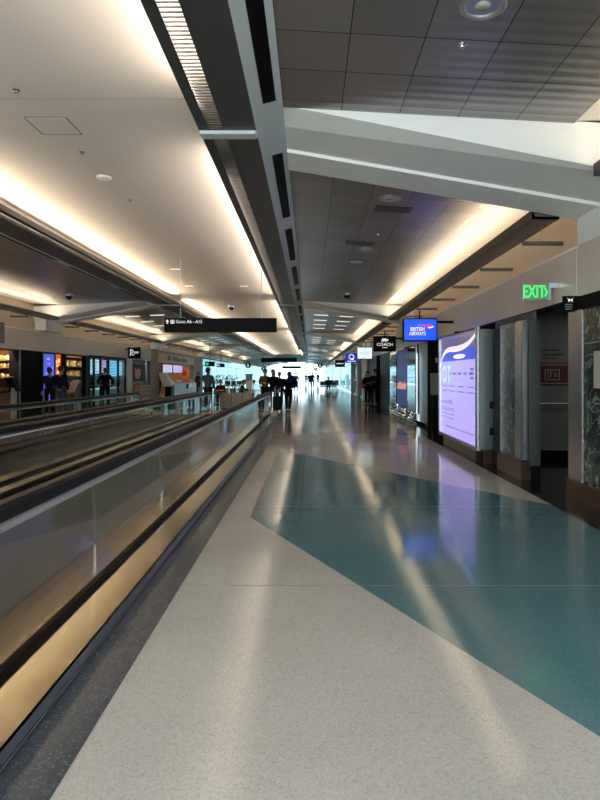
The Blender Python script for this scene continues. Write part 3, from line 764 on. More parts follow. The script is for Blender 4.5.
# ------------------------------------------------------------------ ceiling fittings
def downlight(x, y, z, label, r=.16, slope=0):
    t = thing('downlight', label, 'downlight', (x, y, z), 'recessed downlights in the metal ceilings', world=False)
    t.rotation_euler = (0, slope, 0)
    MB().lathe([(r*.72, .01), (r, .004), (r, -.008), (r*.9, -.02), (r*.74, -.012), (r*.7, .0)], n=28, cap=False).build('trim_ring', mat('ring_satin', (190, 188, 184), .35, metal=.7), t)
    MB().lathe([(r*.72, 0), (r*.55, .04), (.01, .05)], n=24).build('reflector', M_ALU, t)
    MB().lathe([(.001, -.012), (r*.3, -.01), (r*.34, .01), (.001, .02)], n=16).build('lamp', mat('lamp_glass', (190, 180, 166), .2), t)
    return t
def atz(px, py, d_of): pass
def on_tile(px, py):
    """point of the right tile plane under a pixel"""
    u, v = (px-VX)/F, (VY-py)/F
    # k = KT-.055*(X-RE), X = u*Y, k = v*Y
    Y = (KT+.055*RE)/(v+.055*u); X = u*Y
    return X, Y, tile_z(X-RE)
for px, py, l in ((483, 5, 'large chrome downlight in the nearest metal ceiling panel, top of the photo'), (390, 198, 'chrome downlight just beyond the first white beam'), (366, 249, 'chrome downlight midway along the second metal ceiling panel')):
    X, Yy, Z = on_tile(px, py); downlight(X, Yy, Z-.005, l, .165, R(3.1))
for px, py, l in ((356, 262, 'fourth chrome downlight from the front in the second metal panel'),):
    X, Yy, Z = on_tile(px, py); downlight(X, Yy, Z-.005, l, .15, R(3.1))
# darker blank panels next to the downlights
for px, py, l in ((393, 209, 'dark blank ceiling panel beside the downlight past the first beam'), (360, 243, 'dark blank ceiling panel midway along the second metal ceiling')):
    X, Yy, Z = on_tile(px, py)
    t = MB().box(-.29, .29, -.16, .16, -.004, .004).build('ceiling_panel', M_SOFFIT, loc=(0, 0, 0)); t.location = (X, Yy, Z-.006); t.rotation_euler = (0, R(3.1), 0)
    tag(t, l, 'panel')
def sprinkler(x, y, z, label, m=M_CHROME):
    t = thing('sprinkler', label, 'sprinkler', (x, y, z), 'ceiling sprinklers', world=False); t.scale = (.8, .8, .6)
    MB().lathe([(.001, .0), (.045, 0), (.042, -.012), (.02, -.016)], n=18).build('escutcheon', m, t)
    MB().lathe([(.012, -.01), (.012, -.04), (.006, -.045), (.024, -.05), (.024, -.054), (.001, -.055)], n=12).build('deflector', m, t)
X, Yy, Z = on_tile(462, 44); sprinkler(X, Yy, Z-.002, 'chrome sprinkler in the nearest metal ceiling panel')
X, Yy, Z = on_tile(378, 234); sprinkler(X, Yy, Z-.002, 'tiny sprinkler between two downlights beyond the first beam')
def on_tray(px, py):
    Y = 2.95*F/(VY-py); return XX(px, Y), Y, zTray
for px, py, l in ((16, 90, 'sprinkler in the white tray ceiling nearest the left edge'), (82, 152, 'sprinkler in the white tray ceiling past the access panel'), (190, 287, 'sprinkler in the white tray above the long black sign'), (130, 200, 'sprinkler in the white tray beyond the round detector')):
    X, Yy, Z = on_tray(px, py); sprinkler(X, Yy, Z, l, M_STEELDARK)
X, Yy, Z = on_tray(104, 177)
tag(MB().lathe([(.001, 0), (.11, 0), (.11, -.012), (.09, -.03), (.001, -.034)], n=24).build('smoke_detector', M_WHITE, loc=(0, 0, 0)), 'low round white detector on the tray ceiling near two sprinklers', 'detector').location = (X, Yy, Z)
X, Yy, Z = on_tray(54, 126)
t = thing('access_panel', 'square white access panel set in the tray ceiling at left', 'panel', (X, Yy, Z), world=False)
MB().bbox(-.23, .23, -.23, .23, -.006, .0, .003).build('panel', M_TRAY, t)
fm = MB()
for a in ((-.24, .24, -.245, -.235), (-.24, .24, .235, .245), (-.245, -.235, -.24, .24), (.235, .245, -.24, .24)): fm.box(*a, -.004, .0)
fm.build('joint', mat('seam_dark', (90, 86, 80), .7), t)
for k, (px, py, l) in enumerate(((175, 269, 'first pair of slim recessed lights in the tray, nearer'), (244, 286, 'slim recessed light in the tray near its right edge'), (189, 286, 'slim recessed light in the tray above the sign rod'))):
    X, Yy, Z = on_tray(px, py)
    t = thing('slot_light', l, 'light', (X, Yy, Z), 'slim recessed lights in the tray', world=False)
    MB().bbox(-.16, .16, -.07, .07, -.006, 0, .003).build('frame', M_WHITE, t)
    MB().box(-.13, .13, -.04, .04, -.009, -.005).build('lens', glow('lens_warm', (255, 236, 200), 1.6), t)

# dome cameras
def dome(x, y, z, label):
    t = thing('dome_camera', label, 'camera', (x, y, z), 'dome cameras', world=False)
    MB().lathe([(.001, 0), (.13, 0), (.13, -.07), (.11, -.09)], n=20).build('housing', M_ALU, t)
    MB().ell((0, 0, -.09), (.11, .11, .12), 18, 8, -1, .05).build('dome', M_BLACKGLOSS, t)
Yc = 19.0; dome(XX(69, Yc), Yc, ZZ(293.5, Yc), 'black dome camera under the left metal ceiling')
Yc = 25.0; dome(XX(231.5, Yc), Yc, zTray-.002, 'small dark dome camera under the white tray ceiling')
X, Yy, Z = on_tile(347, 292.5); dome(X, Yy, Z, 'dark dome camera under the second metal panel on the right')
# linear lights in the third and fourth metal ceilings
for nm, X in side.items():
    for bi, rows in ((1, 4), (2, 4), (3, 4)):
        for c, d in enumerate((.77, 1.89)):
            for r_ in range(rows):
                y = beams[bi]+4.7+r_*2.45
                xx_ = X(d); z = tile_z(d)
                t = MB().box(-.31, .31, -.1, .1, -.012, .0).build('linear_light', glow('linear_lens', (255, 246, 228), .8), loc=(0, 0, 0)); t.location = (xx_, y, z-.004); t.rotation_euler = (0, R(3.1 if nm == 'right' else -3.1), 0)
                ordn = ('first', 'second', 'third', 'fourth', 'fifth', 'sixth', 'seventh')[r_]
                tag(t, 'slim lit ceiling panel, %s past the %s beam, %s row of the %s ceiling' % (ordn, ('second', 'third', 'fourth')[bi-1], ('inner', 'outer')[c], nm), 'light', 'lit panels in the metal ceilings')

# hanging black direction signs
def hang_sign(px0, px1, py0, py1, Y, label, rods, rod_top):
    x0, x1, z0, z1 = XX(px0, Y), XX(px1, Y), ZZ(py1, Y), ZZ(py0, Y)
    t = thing('hanging_sign', label, 'sign', ((x0+x1)/2, Y, z0), 'long black signs hung over the walkways')
    sb = MB().bbox(x0, x1, Y, Y+.14, z0, z1, .008).build('sign_box', M_BLACK, t)
    for p in rods: MB().tube([(XX(p, Y), Y+.07, z1), (XX(p, Y), Y+.07, rod_top)], .008, 8).build('rod', M_ALU, t)
    return t, x0, x1, z0, z1
t, x0, x1, z0, z1 = hang_sign(164, 276.5, 318, 332, 15, 'long black hanging gate sign with an arrow and white lettering', (180, 261), zTray)
Y = 15-.006; zl = z1-.095
mb = text_mb('Gates A6 - A15', .118, face_y(x0+.30, Y, zl), 'LEFT', bold=-.0005, sx=.9)
sb = t.children[0]
mb.build('lettering', M_LETTER, sb)
ar = MB(); ax = x0+.085
ar.prism([(ax-.045, zl), (ax, zl+.055), (ax+.045, zl), (ax+.015, zl), (ax+.015, zl-.05), (ax-.015, zl-.05), (ax-.015, zl)], 1, Y-.002, Y+.006)
bx = x0+.215
for a in ((bx-.045, bx+.045, zl+.033, zl+.045), (bx-.045, bx+.045, zl-.045, zl-.033), (bx-.045, bx-.033, zl-.045, zl+.045), (bx+.033, bx+.045, zl-.045, zl+.045), (bx-.015, bx+.015, zl-.02, zl+.02)):
    ar.box(a[0], a[1], Y-.002, Y+.006, a[2], a[3])
ar.build('arrow_icon', M_LETTER, sb)
hang_sign(261, 297, 357.7, 362, 40, 'second black hanging sign, down the walkway behind the gate sign', (268, 291), zTray)
hang_sign(282, 301, 366, 368.6, 75, 'farthest black hanging sign, small above the bright end window', (286, 297), zTray)
# round gate markers
def round_sign(px, py, rp, Y, label):
    x, z, r = XX(px, Y), ZZ(py, Y), rp*Y/F
    t = thing('round_sign', label, 'sign', (x, Y, z-r), 'round black gate markers')
    MB().disc_y(x, z, r, Y, Y+.1, 28).build('disc', M_BLACK, t)
    ic = MB(); ic.disc_y(x, z+r*.42, r*.2, Y-.01, Y, 14)
    ic.prism([(x-r*.28, z+r*.15), (x+r*.28, z+r*.15), (x+r*.2, z-r*.6), (x-r*.2, z-r*.6)], 1, Y-.01, Y)
    ic.build('pictogram', M_LETTER, t)
    MB().tube([(x, Y+.05, z+r*.95), (x, Y+.05, 3.6 if abs(x) > 1 else 4.0)], .015, 6).build('rod', M_BLACK, t)
round_sign(248, 365.3, 2.9, 45, 'round black sign with white figure above the seating at left')
round_sign(263.5, 368.8, 2.3, 62, 'second round black sign, right of the one above the seating')
round_sign(320, 365.7, 2.6, 50, 'large round black sign hanging over the right side of the aisle')
round_sign(315.5, 369.2, 1.8, 72, 'smaller round black sign behind the large one over the aisle')
# gate info boxes at left
for px0, px1, py0, py1, Y, l, g in ((205, 214.5, 361.5, 366.3, 38, 'black hanging sign with a green lit symbol above the man in grey', (60, 200, 110)), (217, 224.5, 363.6, 367.3, 48, 'black hanging sign to the right of the green-lit one', (200, 200, 200))):
    x0, x1, z0, z1 = XX(px0, Y), XX(px1, Y), ZZ(py1, Y), ZZ(py0, Y)
    t = thing('hanging_sign', l, 'sign', ((x0+x1)/2, Y, z0))
    MB().bbox(x0, x1, Y, Y+.15, z0, z1, .01).build('sign_box', M_BLACK, t)
    MB().box(x0+.06, x0+.22, Y-.006, Y, z0+.08, z0+.22).build('symbol', glow('symbol_'+str(g[0]), g, .8), t)
    MB().tube([((x0+x1)/2, Y+.07, z1), ((x0+x1)/2, Y+.07, 3.6)], .02, 6).build('rod', M_BLACK, t)
# grey hung box at the far left edge
Y = 14.0
t = thing('hanging_sign', 'grey end of a hanging sign at the left edge of the photo', 'sign', (XX(-6, Y), Y, ZZ(343, Y)))
MB().bbox(XX(-20, Y), XX(1.8, Y), Y, Y+.14, ZZ(343, Y), ZZ(322, Y), .01).build('sign_box', mat('sign_grey', (86, 78, 72), .5), t)
MB().tube([(XX(-6, Y), Y+.07, ZZ(322, Y)), (XX(-6, Y), Y+.07, 3.95)], .02, 6).build('rod', M_BLACK, t)

# ------------------------------------------------------------------ left-hand shops (wall plane at WL, shops run back from it)
XL = WL
def lx(px): return YX(px, XL)            # depth along the wall for a pixel column
wbox('wall_shops_back', M_BLACKWALL, -12.6, -12.5, Y0, 36.5, 0, 4.0)
wbox('ceiling_shops', M_BLACKWALL, -13.5, XL-.16, Y0, 54, 3.0, 3.06)
wbox('wall_shop_near', M_TAUPE, XL-.3, XL-.02, Y0, 16.2, 0, 3.0)
# bottle shop: lit shelves
def shelf_unit(label, x0, x1, y0, y1, zs, h):
    t = thing('shelf_unit', label, 'shelf', ((x0+x1)/2, (y0+y1)/2, 0))
    MB().box(x0, x0+.04, y0, y1, 0, h).build('back_panel', M_WOOD, t)
    for y in (y0, y1-.04): MB().box(x0+.04, x1, y, y+.04, 0, h).build('side_panel', M_BLACK, t)
    MB().box(x0+.04, x1, y0+.04, y1-.04, h-.05, h).build('top', M_WOOD, t)
    for z in zs: MB().bbox(x0+.04, x1, y0+.04, y1-.04, z-.03, z, .005).build('shelf', M_WOOD, t)
    return t
ORD = ('first', 'second', 'third', 'fourth', 'fifth', 'sixth', 'seventh', 'eighth', 'ninth', 'tenth')
t = shelf_unit('tall lit wooden shelf unit of jars at the far left edge', -10.75, -10.35, 16.4, 21.3, (1.05, 1.4, 1.75, 2.01), 2.5)
def jar_proto(name, body, lid, h, r):
    o = bpy.data.objects.new(name, None); C.objects.link(o)
    MB().lathe([(.001, 0), (r, .0), (r, h*.68), (r*.62, h*.8), (r*.62, h*.84), (.001, h*.84)], n=10).build('glass_body', body, o)
    MB().lathe([(r*.66, h*.84), (r*.66, h), (.001, h)], n=10).build('lid', lid, o)
    return o
jc = [mat('jar_amber', (226, 170, 70), .3), mat('jar_olive', (150, 150, 60), .3), mat('jar_cream', (232, 214, 170), .3)]
used = set()
protos = [jar_proto('glass_jar', c, l, .17, .075) for c, l in zip(jc, (M_BLACK, M_WOOD, M_ALU))]
for zi, (z, row) in enumerate(((1.75, 'lower'), (2.01, 'upper'))):
    for i in range(9):
        k = (i*2+zi) % 3
        o = protos[k]
        if k in used: o = copy_tree(o)
        used.add(k)
        o.location = (-10.43, 19.2+i*.225, z)
        tag(o, '%s %s jar from the left on the %s lit shelf of the far left shop' % (ORD[i], ('amber', 'olive', 'cream')[k], row), 'jar', 'jars on the lit shelves of the far left shop')
for i in range(6):
    o = copy_tree(protos[i % 3]); o.location = (-10.43, 19.4+i*.3, 1.4)
    tag(o, '%s %s jar from the left on the shelf below the lit ones, far left shop' % (ORD[i], ('amber', 'olive', 'cream')[i % 3]), 'jar', 'jars on the lit shelves of the far left shop')
t = thing('shop_counter', 'brown wooden counter under the jar shelves at the far left edge', 'counter', (-10.1, 18.4, 0))
MB().bbox(-10.25, -9.95, 17.2, 19.7, 0, .92, .02).build('body', M_WOOD, t); MB().bbox(-10.28, -9.92, 17.15, 19.75, .92, .97, .01).build('top', M_BLACK, t)
t = thing('display_stand', 'tilted black display rack on a grey post in front of the jar shop', 'stand', (-9.75, 19.1, 0))
MB().bbox(-9.8, -9.68, 19.3, 19.52, 0, 1.12, .02).build('post', mat('post_grey', (130, 128, 124), .4), t)
MB().add([(-9.85, 19.42, .95), (-9.62, 19.42, .95), (-9.62, 19.66, .97), (-9.85, 19.66, .97), (-9.85, 19.0, 1.42), (-9.62, 19.0, 1.42), (-9.62, 19.18, 1.46), (-9.85, 19.18, 1.46)],
    [(0, 3, 2, 1), (4, 5, 6, 7), (0, 1, 5, 4), (1, 2, 6, 5), (2, 3, 7, 6), (3, 0, 4, 7)]).build('rack', M_BLACK, t)
# black wall panel
w = struct('wall_panel_black', MB().box(XL-.3, XL+.03, 19.9, 21.45, 0, 2.36), M_BLACKWALL)
MB().bbox(XL+.03, XL+.06, 19.88, 19.98, 0, 2.36, .01).build('edge_strip', M_STEELDARK, w)
# upright screen
t = thing('upright_screen', 'tall upright purple-blue lit screen beside the black wall panel', 'screen', (XL, 22.15, 0))
MB().bbox(XL-.2, XL+.06, 21.5, 22.75, 0, 2.36, .02).build('case', M_BLACK, t)
MB().box(XL+.06, XL+.066, 21.68, 22.55, .5, 2.28).build('display', glow('screen_violet', (84, 84, 220), .8), t)
bl = MB(); random.seed(21)
for i in range(9):
    z = .7+i*.17; y = 21.75+random.random()*.4; bl.box(XL+.066, XL+.069, y, y+.2+random.random()*.15, z, z+.03+.06*random.random())
bl.build('graphics', glow('screen_pale', (150, 160, 240), .8), t)
# orange lit poster
t = thing('lit_poster', 'orange and red lit poster between the purple screen and the dark shop', 'poster', (XL-.2, 23.2, 1.4))
MB().box(XL-.25, XL-.18, 22.8, 23.75, 1.35, 2.33).build('panel', glow('poster_orange', (226, 96, 50), .75), t)
pm = MB(); random.seed(4)
for i in range(12):
    y, z = 22.9+random.random()*.7, 1.5+random.random()*.7; r = .04+.06*random.random()
    pm.prism([(y+r*math.cos(k*math.pi/4), z+r*math.sin(k*math.pi/4)) for k in range(8)], 0, XL-.18, XL-.172)
pm.build('graphics', glow('poster_yellow', (250, 206, 130), .8), t)
MB().box(XL-.3, XL-.15, 22.78, 23.77, 0, 1.35).build('plinth', M_WOOD, t)
# dark open shop with stocked shelves
t = shelf_unit('dark shelf unit stocked with boxes in the open shop behind the two people', -11.2, -10.7, 25.5, 29.0, (.55, 1.0, 1.45, 1.9), 2.35)
bxm = [mat('box_'+n, c, .5) for n, c in (('tan', (190, 160, 100)), ('olive', (130, 124, 70)), ('cream', (210, 196, 150)), ('brown', (110, 74, 46)))]
bp = []
for k, m_ in enumerate(bxm):
    o = bpy.data.objects.new('goods_box', None); C.objects.link(o)
    MB().bbox(-.12, .12, -.13, .13, 0, .24, .01).build('carton', m_, o); MB().box(.12, .124, -.08, .08, .06, .17).build('printed_label', jc[(k+2) % 3], o); bp.append(o)
n = 0
for zi, (z, row) in enumerate(((.55, 'bottom'), (1.0, 'third'), (1.45, 'second'), (1.9, 'top'))):
    for i in range(8):
        o = bp[(i+zi) % 4] if n < 4 else copy_tree(bp[(i+zi) % 4]); n += 1
        o.location = (-10.88, 25.75+i*.42, z)
        tag(o, '%s carton from the left on the %s shelf of the dark open shop, %s' % (ORD[i], row, ('tan', 'olive', 'cream', 'brown')[(i+zi) % 4]), 'box', 'cartons on the shelves of the dark open shop')
w = struct('wall_shop_frame', MB().box(XL-.2, XL, 25.95, 26.3, 0, 2.36), M_BLACK)
MB().box(XL-.2, XL, 23.78, 23.9, 0, 2.36).build('frame_post', M_BLACK, w)
t = thing('produce_stand', 'slanted wooden goods stand at the right end of the dark open shop', 'stand', (-10.15, 25.4, 0))
MB().prism([(25.0, 0), (25.85, 0), (25.85, .9), (25.7, 1.3), (25.0, .75)], 0, -10.3, -10.0).build('body', mat('wood_dark', (66, 46, 32), .5, var=.25), t)
# glazed shop with screens
w = struct('window_4', MB().box(XL-.02, XL, 26.3, 31.6, .05, 2.36), M_WINDOW)
for y in (26.35, 26.95, 27.8, 28.9, 30.35, 31.55): MB().box(XL-.08, XL+.02, y-.04, y+.04, 0, 2.36).build('mullion', M_BLACK, w)
MB().box(XL-.08, XL+.02, 26.3, 31.6, 2.28, 2.4).build('head_rail', M_BLACK, w)
MB().box(XL-.06, XL+.01, 26.3, 31.6, 0, .1).build('sill', M_BLACK, w)
for k, (y0, y1, z0, z1, c, l) in enumerate(((27.6, 28.4, 1.5, 2.28, (150, 190, 214), 'leftmost pale blue screen inside the glazed shop'), (28.55, 29.25, 1.55, 2.28, (190, 200, 206), 'second screen from the left inside the glazed shop, greyish white'),
     (29.5, 30.25, 1.6, 2.28, (170, 150, 190), 'third screen inside the glazed shop, faintly violet'), (30.4, 31.95, 1.4, 2.28, (110, 196, 230), 'fourth screen inside the glazed shop, bright cyan'), (32.1, 32.8, 1.45, 2.28, (130, 204, 232), 'rightmost cyan screen inside the glazed shop'))):
    t = thing('display_screen', l, 'screen', (-10.4, (y0+y1)/2, z0), 'screens in the glazed shop')
    MB().bbox(-10.53, -10.45, y0, y1, z0, z1, .01).build('case', M_BLACK, t)
    MB().box(-10.45, -10.445, y0+.03, y1-.03, z0+.03, z1-.03).build('display', glow('screen_%d' % k, c, .9), t)
    bl = MB(); random.seed(k)
    for i in range(5): bl.box(-10.445, -10.442, y0+.08, y1-.1-random.random()*.3, z0+.1+i*.15, z0+.15+i*.15)
    bl.build('graphics', M_BTXT, t)
    MB().box(-10.52, -10.46, (y0+y1)/2-.03, (y0+y1)/2+.03, 0, z0).build('stand', M_BLACK, t)
t = thing('shop_desk', 'long grey counter inside the glazed shop', 'counter', (-10.25, 29.3, 0))
MB().bbox(-10.4, -10.1, 27.0, 31.3, 0, .8, .02).build('body', mat('desk_grey', (120, 120, 116), .4), t)
MB().bbox(-10.42, -10.08, 26.98, 31.35, .8, .85, .01).build('top', M_WHITE, t)
wbox('wall_column_white', mat('column_pale', (190, 178, 164), .45), XL-.08, XL+.06, 31.62, 32.5, 0, 2.4)
# script sign and pale box
Y = 31.4
x0, x1, z0, z1 = XX(128, Y), XX(140, Y), ZZ(358.6, Y), ZZ(347.3, Y)
t = thing('shop_sign', 'black projecting shop sign with white script lettering on the left wall', 'sign', (x0, Y, z0))
MB().bbox(x0, x1, Y, Y+.12, z0, z1, .01).build('housing', M_BLACK, t)
MB().box(WL, x0+.02, Y+.04, Y+.08, z1-.12, z1-.06).build('wall_arm', M_BLACK, t)
sw = MB(); xa_, za_ = x0+.1, z0+.3
def stroke(pts, r=.022): sw.tube([(xa_+p[0], Y-.004, za_+p[1]) for p in pts], r, 6)
stroke([(.02, -.16), (.05, .05), (.06, .16)]); stroke([(.0, .12), (.08, .19), (.17, .14), (.13, .04), (.05, .0), (.13, -.08), (.2, -.14)])
stroke([(.16, .03), (.2, .07), (.24, .02), (.27, .07), (.31, .02), (.34, .07), (.38, .02), (.41, .06), (.47, .05)]); stroke([(.2, -.05), (.3, -.02), (.46, .0)], .012)
sw.build('script_lettering', M_LETTER, t)
t = thing('fascia_box', 'pale box fascia to the right of the black script sign', 'fascia', (XL, 33.9, 2.4))
MB().bbox(XL+.005, XL+.35, 32.5, 35.3, 2.43, 3.02, .02).build('box', mat('fascia_pale', (190, 176, 160), .5), t)
# poster niche with picture and chest
w = struct('wall_niche', MB().box(XL-.3, XL-.1, 32.5, 36.2, 0, 2.42), M_TAUPE)
MB().box(XL-.1, XL+.02, 35.3, 35.42, 0, 2.42).build('edge_trim', M_STEEL, w)
t = thing('wall_picture', 'black picture with an amber abstract figure in the wall niche at left', 'picture', (XL-.1, 33.9, 1.15))
MB().bbox(XL-.1, XL-.05, 32.75, 35.15, 1.15, 2.12, .01).build('panel', M_BLACK, t)
ap = MB().prism([(33.5, 1.3), (34.1, 1.25), (34.5, 1.5), (34.55, 1.9), (34.3, 1.75), (34.0, 1.95), (33.7, 1.75), (33.3, 1.95), (33.35, 1.5)], 0, XL-.05, XL-.044)
ap.build('amber_figure', mat('figure_amber', (176, 110, 56), .5), t)
t = thing('wooden_chest', 'light wooden chest of drawers under the black picture', 'chest', (XL+.15, 34.2, 0))
MB().bbox(XL-.08, XL+.3, 33.3, 35.2, .08, .95, .02).build('body', M_WOODLIGHT, t)
for z in (.2, .45, .7):
    dr = MB().bbox(XL+.3, XL+.315, 33.4, 35.1, z, z+.2, .006).build('drawer', M_WOOD, t)
    for y in (33.8, 34.7): MB().ell((XL+.335, y, z+.1), (.025, .025, .025), 8, 5).build('knob', M_BLACK, dr)
for y in (33.35, 35.05): MB().box(XL-.02, XL+.25, y, y+.1, 0, .08).build('foot', M_BLACK, t)
# food kiosk
w = struct('wall_kiosk', MB().box(XL-.3, XL, 36.3, 38.6, 0, 3.12), M_TAUPE)
MB().box(XL-.3, XL, 49.8, 54.2, 0, 3.12).build('side_wall', M_TAUPE, w)
MB().box(XL-.3, XL, 38.6, 49.8, 2.32, 3.12).build('head_wall', M_TAUPE, w)
MB().bbox(XL, XL+.06, 38.0, 50.0, 2.32, 2.92, .02).build('sign_band', M_WOODLIGHT, w)
lt = MB(); random.seed(14)
y = 40.6
for hh in (.36, .34, 0, .36, .34, .3, .36, .24, .24, .24, .26, .24, .26, .2):
    if hh: lt.box(XL+.06, XL+.09, y, y+.3, 2.5, 2.5+hh)
    y += .46
lt.build('lettering', M_LETTERDARK, w)
wbox('wall_kiosk_back', M_WOOD, -12.4, -12.3, 36.3, 54, 0, 3.0)
wbox('wall_kiosk_end', M_WOODLIGHT, -12.3, XL-.3, 49.8, 49.95, 0, 3.0)
for k, (y0, y1, l) in enumerate(((42.0, 44.9, 'left lilac menu screen over the food kiosk counter'), (45.2, 48.4, 'right lilac menu screen over the food kiosk counter'))):
    t = thing('menu_screen', l, 'screen', (-10.5, (y0+y1)/2, 1.75))
    MB().bbox(-10.56, -10.48, y0, y1, 1.65, 2.28, .01).build('case', M_BLACK, t)
    MB().box(-10.48, -10.474, y0+.04, y1-.04, 1.69, 2.24).build('display', glow('menu_lilac', (186, 170, 216), .8), t)
    for y in (y0+.2, y1-.2): MB().tube([(-10.52, y, 2.27), (-10.52, y, 3.0)], .02, 6).build('hanger', M_BLACK, t)
    bl = MB()
    for i in range(4): bl.box(-10.474, -10.471, y0+.2, y1-.3, 1.78+i*.11, 1.81+i*.11)
    bl.build('lettering', M_BTXT, t)
t = thing('kiosk_counter', 'white food kiosk counter with a dark glass window in its front', 'counter', (XL+.4, 44.3, 0))
MB().bbox(XL+.1, XL+.7, 39.8, 48.9, 0, .92, .03).build('body', mat('counter_pale', (186, 178, 168), .35), t)
MB().bbox(XL+.05, XL+.75, 39.7, 49.0, .92, .97, .01).build('top', M_STEEL, t)
MB().box(XL+.7, XL+.71, 43.6, 45.9, .5, .86).build('glass_front', mat('glass_dark', (60, 74, 86), .1), t)
fc = [mat('food_'+n, c, .5) for n, c in (('red', (200, 60, 40)), ('orange', (230, 130, 60)), ('cream', (240, 210, 170)), ('brown', (130, 80, 50)))]
for i in range(8):
    t = thing('food_tray', '%s tray of food from the left on the kiosk counter, %s' % (ORD[i], ('red', 'orange', 'cream', 'brown')[i % 4]), 'tray', (XL+.4, 40.2+i*1.1, .97), 'food trays on the kiosk counter')
    y = 40.2+i*1.1
    MB().bbox(XL+.2, XL+.6, y-.35, y+.35, .972, 1.0, .008).build('tray', M_STEEL, t)
    fd = MB(); random.seed(i)
    for j in range(8): fd.ell((XL+.28+.24*random.random(), y-.25+.5*random.random(), 1.06), (.07, .08, .05+.03*random.random()), 8, 5)
    fd.build('food', fc[i % 4], t)
t = thing('angled_menu_board', 'white angled board leaning at the left end of the kiosk counter', 'board', (XL+.6, 38.9, 0))
MB().add([(XL+.3, 38.3, .75), (XL+.9, 38.3, .75), (XL+.9, 39.2, .95), (XL+.3, 39.2, .95), (XL+.1, 38.0, 1.6), (XL+.5, 38.0, 1.6), (XL+.5, 38.5, 1.65), (XL+.1, 38.5, 1.65)],
    [(0, 3, 2, 1), (4, 5, 6, 7), (0, 1, 5, 4), (1, 2, 6, 5), (2, 3, 7, 6), (3, 0, 4, 7)]).build('panel', M_WHITE, t)
MB().bbox(XL+.4, XL+.8, 38.4, 39.1, 0, .8, .02).build('base', M_BLACK, t)
t = thing('round_food_sign', 'round orange food picture on the kiosk end wall', 'sign', (XL-.9, 49.7, 1.4))
dsc = MB().disc_y(XL-.75, 1.66, .42, 49.72, 49.79, 24); dsc.build('disc', fc[1], t)
MB().disc_y(XL-.75, 1.66, .24, 49.7, 49.72, 20).build('centre', fc[0], t)

# ------------------------------------------------------------------ end of the walkways: planter counter, tables, stools, plants
t = thing('planter_counter', 'low grey panelled planter counter with dark leaves beyond the walkways', 'planter', (-3.2, 26.2, 0))
MB().bbox(-3.95, -2.5, 26.0, 26.5, 0, .72, .02).build('body', M_BLACK, t)
for k in range(3): MB().bbox(-3.93+k*.475, -3.93+k*.475+.45, 25.97, 26.0, .04, .72, .008).build('front_panel', M_PLANTBOX, t)
lf = MB(); random.seed(8)
for i in range(160):
    x, y, z = -3.9+1.35*random.random(), 26.05+.4*random.random(), .7+.17*random.random(); a = random.random()*6.28; l = .1
    dx, dy = math.cos(a)*l, math.sin(a)*l
    lf.add([(x, y, z), (x+dx*.5-dy*.25, y+dy*.5+dx*.25, z+.05), (x+dx, y+dy, z+.03), (x+dx*.5+dy*.25, y+dy*.5-dx*.25, z+.05)], [(0, 1, 2, 3)])
tag(lf.build('foliage', mat('leaf_dark', (34, 62, 40), .5, var=.4), t), None, None, None, 'stuff')
def stool(x, y, label, h=.74):
    t = thing('bar_stool', label, 'stool', (x, y, 0), 'stools by the planter counter', world=False)
    MB().lathe([(.001, h-.05), (.19, h-.05), (.2, h-.02), (.19, h), (.001, h)], n=18).build('seat', M_CHAIR, t)
    for k in range(4):
        a = math.pi/4+k*math.pi/2
        MB().tube([(.14*math.cos(a), .14*math.sin(a), h-.05), (.22*math.cos(a), .22*math.sin(a), 0)], .014, 8).build('leg', M_STEELDARK, t)
    MB().lathe([(.19, .27), (.2, .28), (.19, .29), (.18, .28), (.19, .27)], n=20, cap=False).build('foot_ring', M_STEELDARK, t)
stool(-3.95, 25.2, 'black round stool to the right of the man in grey')
stool(-4.45, 25.6, 'black round stool behind the man in grey')
def table(x, y, label, w=.8, h=.74):
    t = thing('cafe_table', label, 'table', (x, y, 0), 'tables behind the planter counter', world=False)
    MB().bbox(-w/2, w/2, -w/2, w/2, h-.03, h, .01).build('table_top', M_WOODLIGHT, t)
    MB().lathe([(.24, 0), (.24, .02), (.04, .04), (.035, h-.03)], n=16).build('pedestal', M_BLACK, t)
def chair(x, y, rz, label):
    t = thing('cafe_chair', label, 'chair', (x, y, 0), 'chairs behind the planter counter', rz=rz, world=False)
    MB().bbox(-.22, .22, -.22, .22, .42, .46, .01).build('seat', M_CHAIR, t)
    MB().add([(-.21, .2, .5), (.21, .2, .5), (.21, .23, .5), (-.21, .23, .5), (-.2, .27, .88), (.2, .27, .88), (.2, .3, .88), (-.2, .3, .88)],
        [(0, 3, 2, 1), (4, 5, 6, 7), (0, 1, 5, 4), (1, 2, 6, 5), (2, 3, 7, 6), (3, 0, 4, 7)]).build('backrest', M_CHAIR, t)
    for sx, sy in ((-1, -1), (1, -1), (-1, 1), (1, 1)):
        MB().tube([(sx*.19, sy*.19, .42), (sx*.21, sy*.22, 0)], .013, 8).build('leg', M_STEELDARK, t)
    for s in (-1, 1): MB().tube([(s*.19, .2, .44), (s*.19, .23, .55)], .012, 6).build('back_post', M_STEELDARK, t)
table(-2.3, 29.0, 'light wooden table right of the seated person in black'); table(-4.6, 29.6, 'light wooden table left of the seated person in black')
chair(-3.45, 29.2, R(90), 'black chair under the seated person in black'); chair(-2.3, 29.9, 0, 'black chair on the far side of the right-hand cafe table')
chair(-5.3, 29.6, R(90), 'black chair at the left-hand cafe table'); chair(-4.6, 30.5, 0, 'black chair behind the left-hand cafe table')
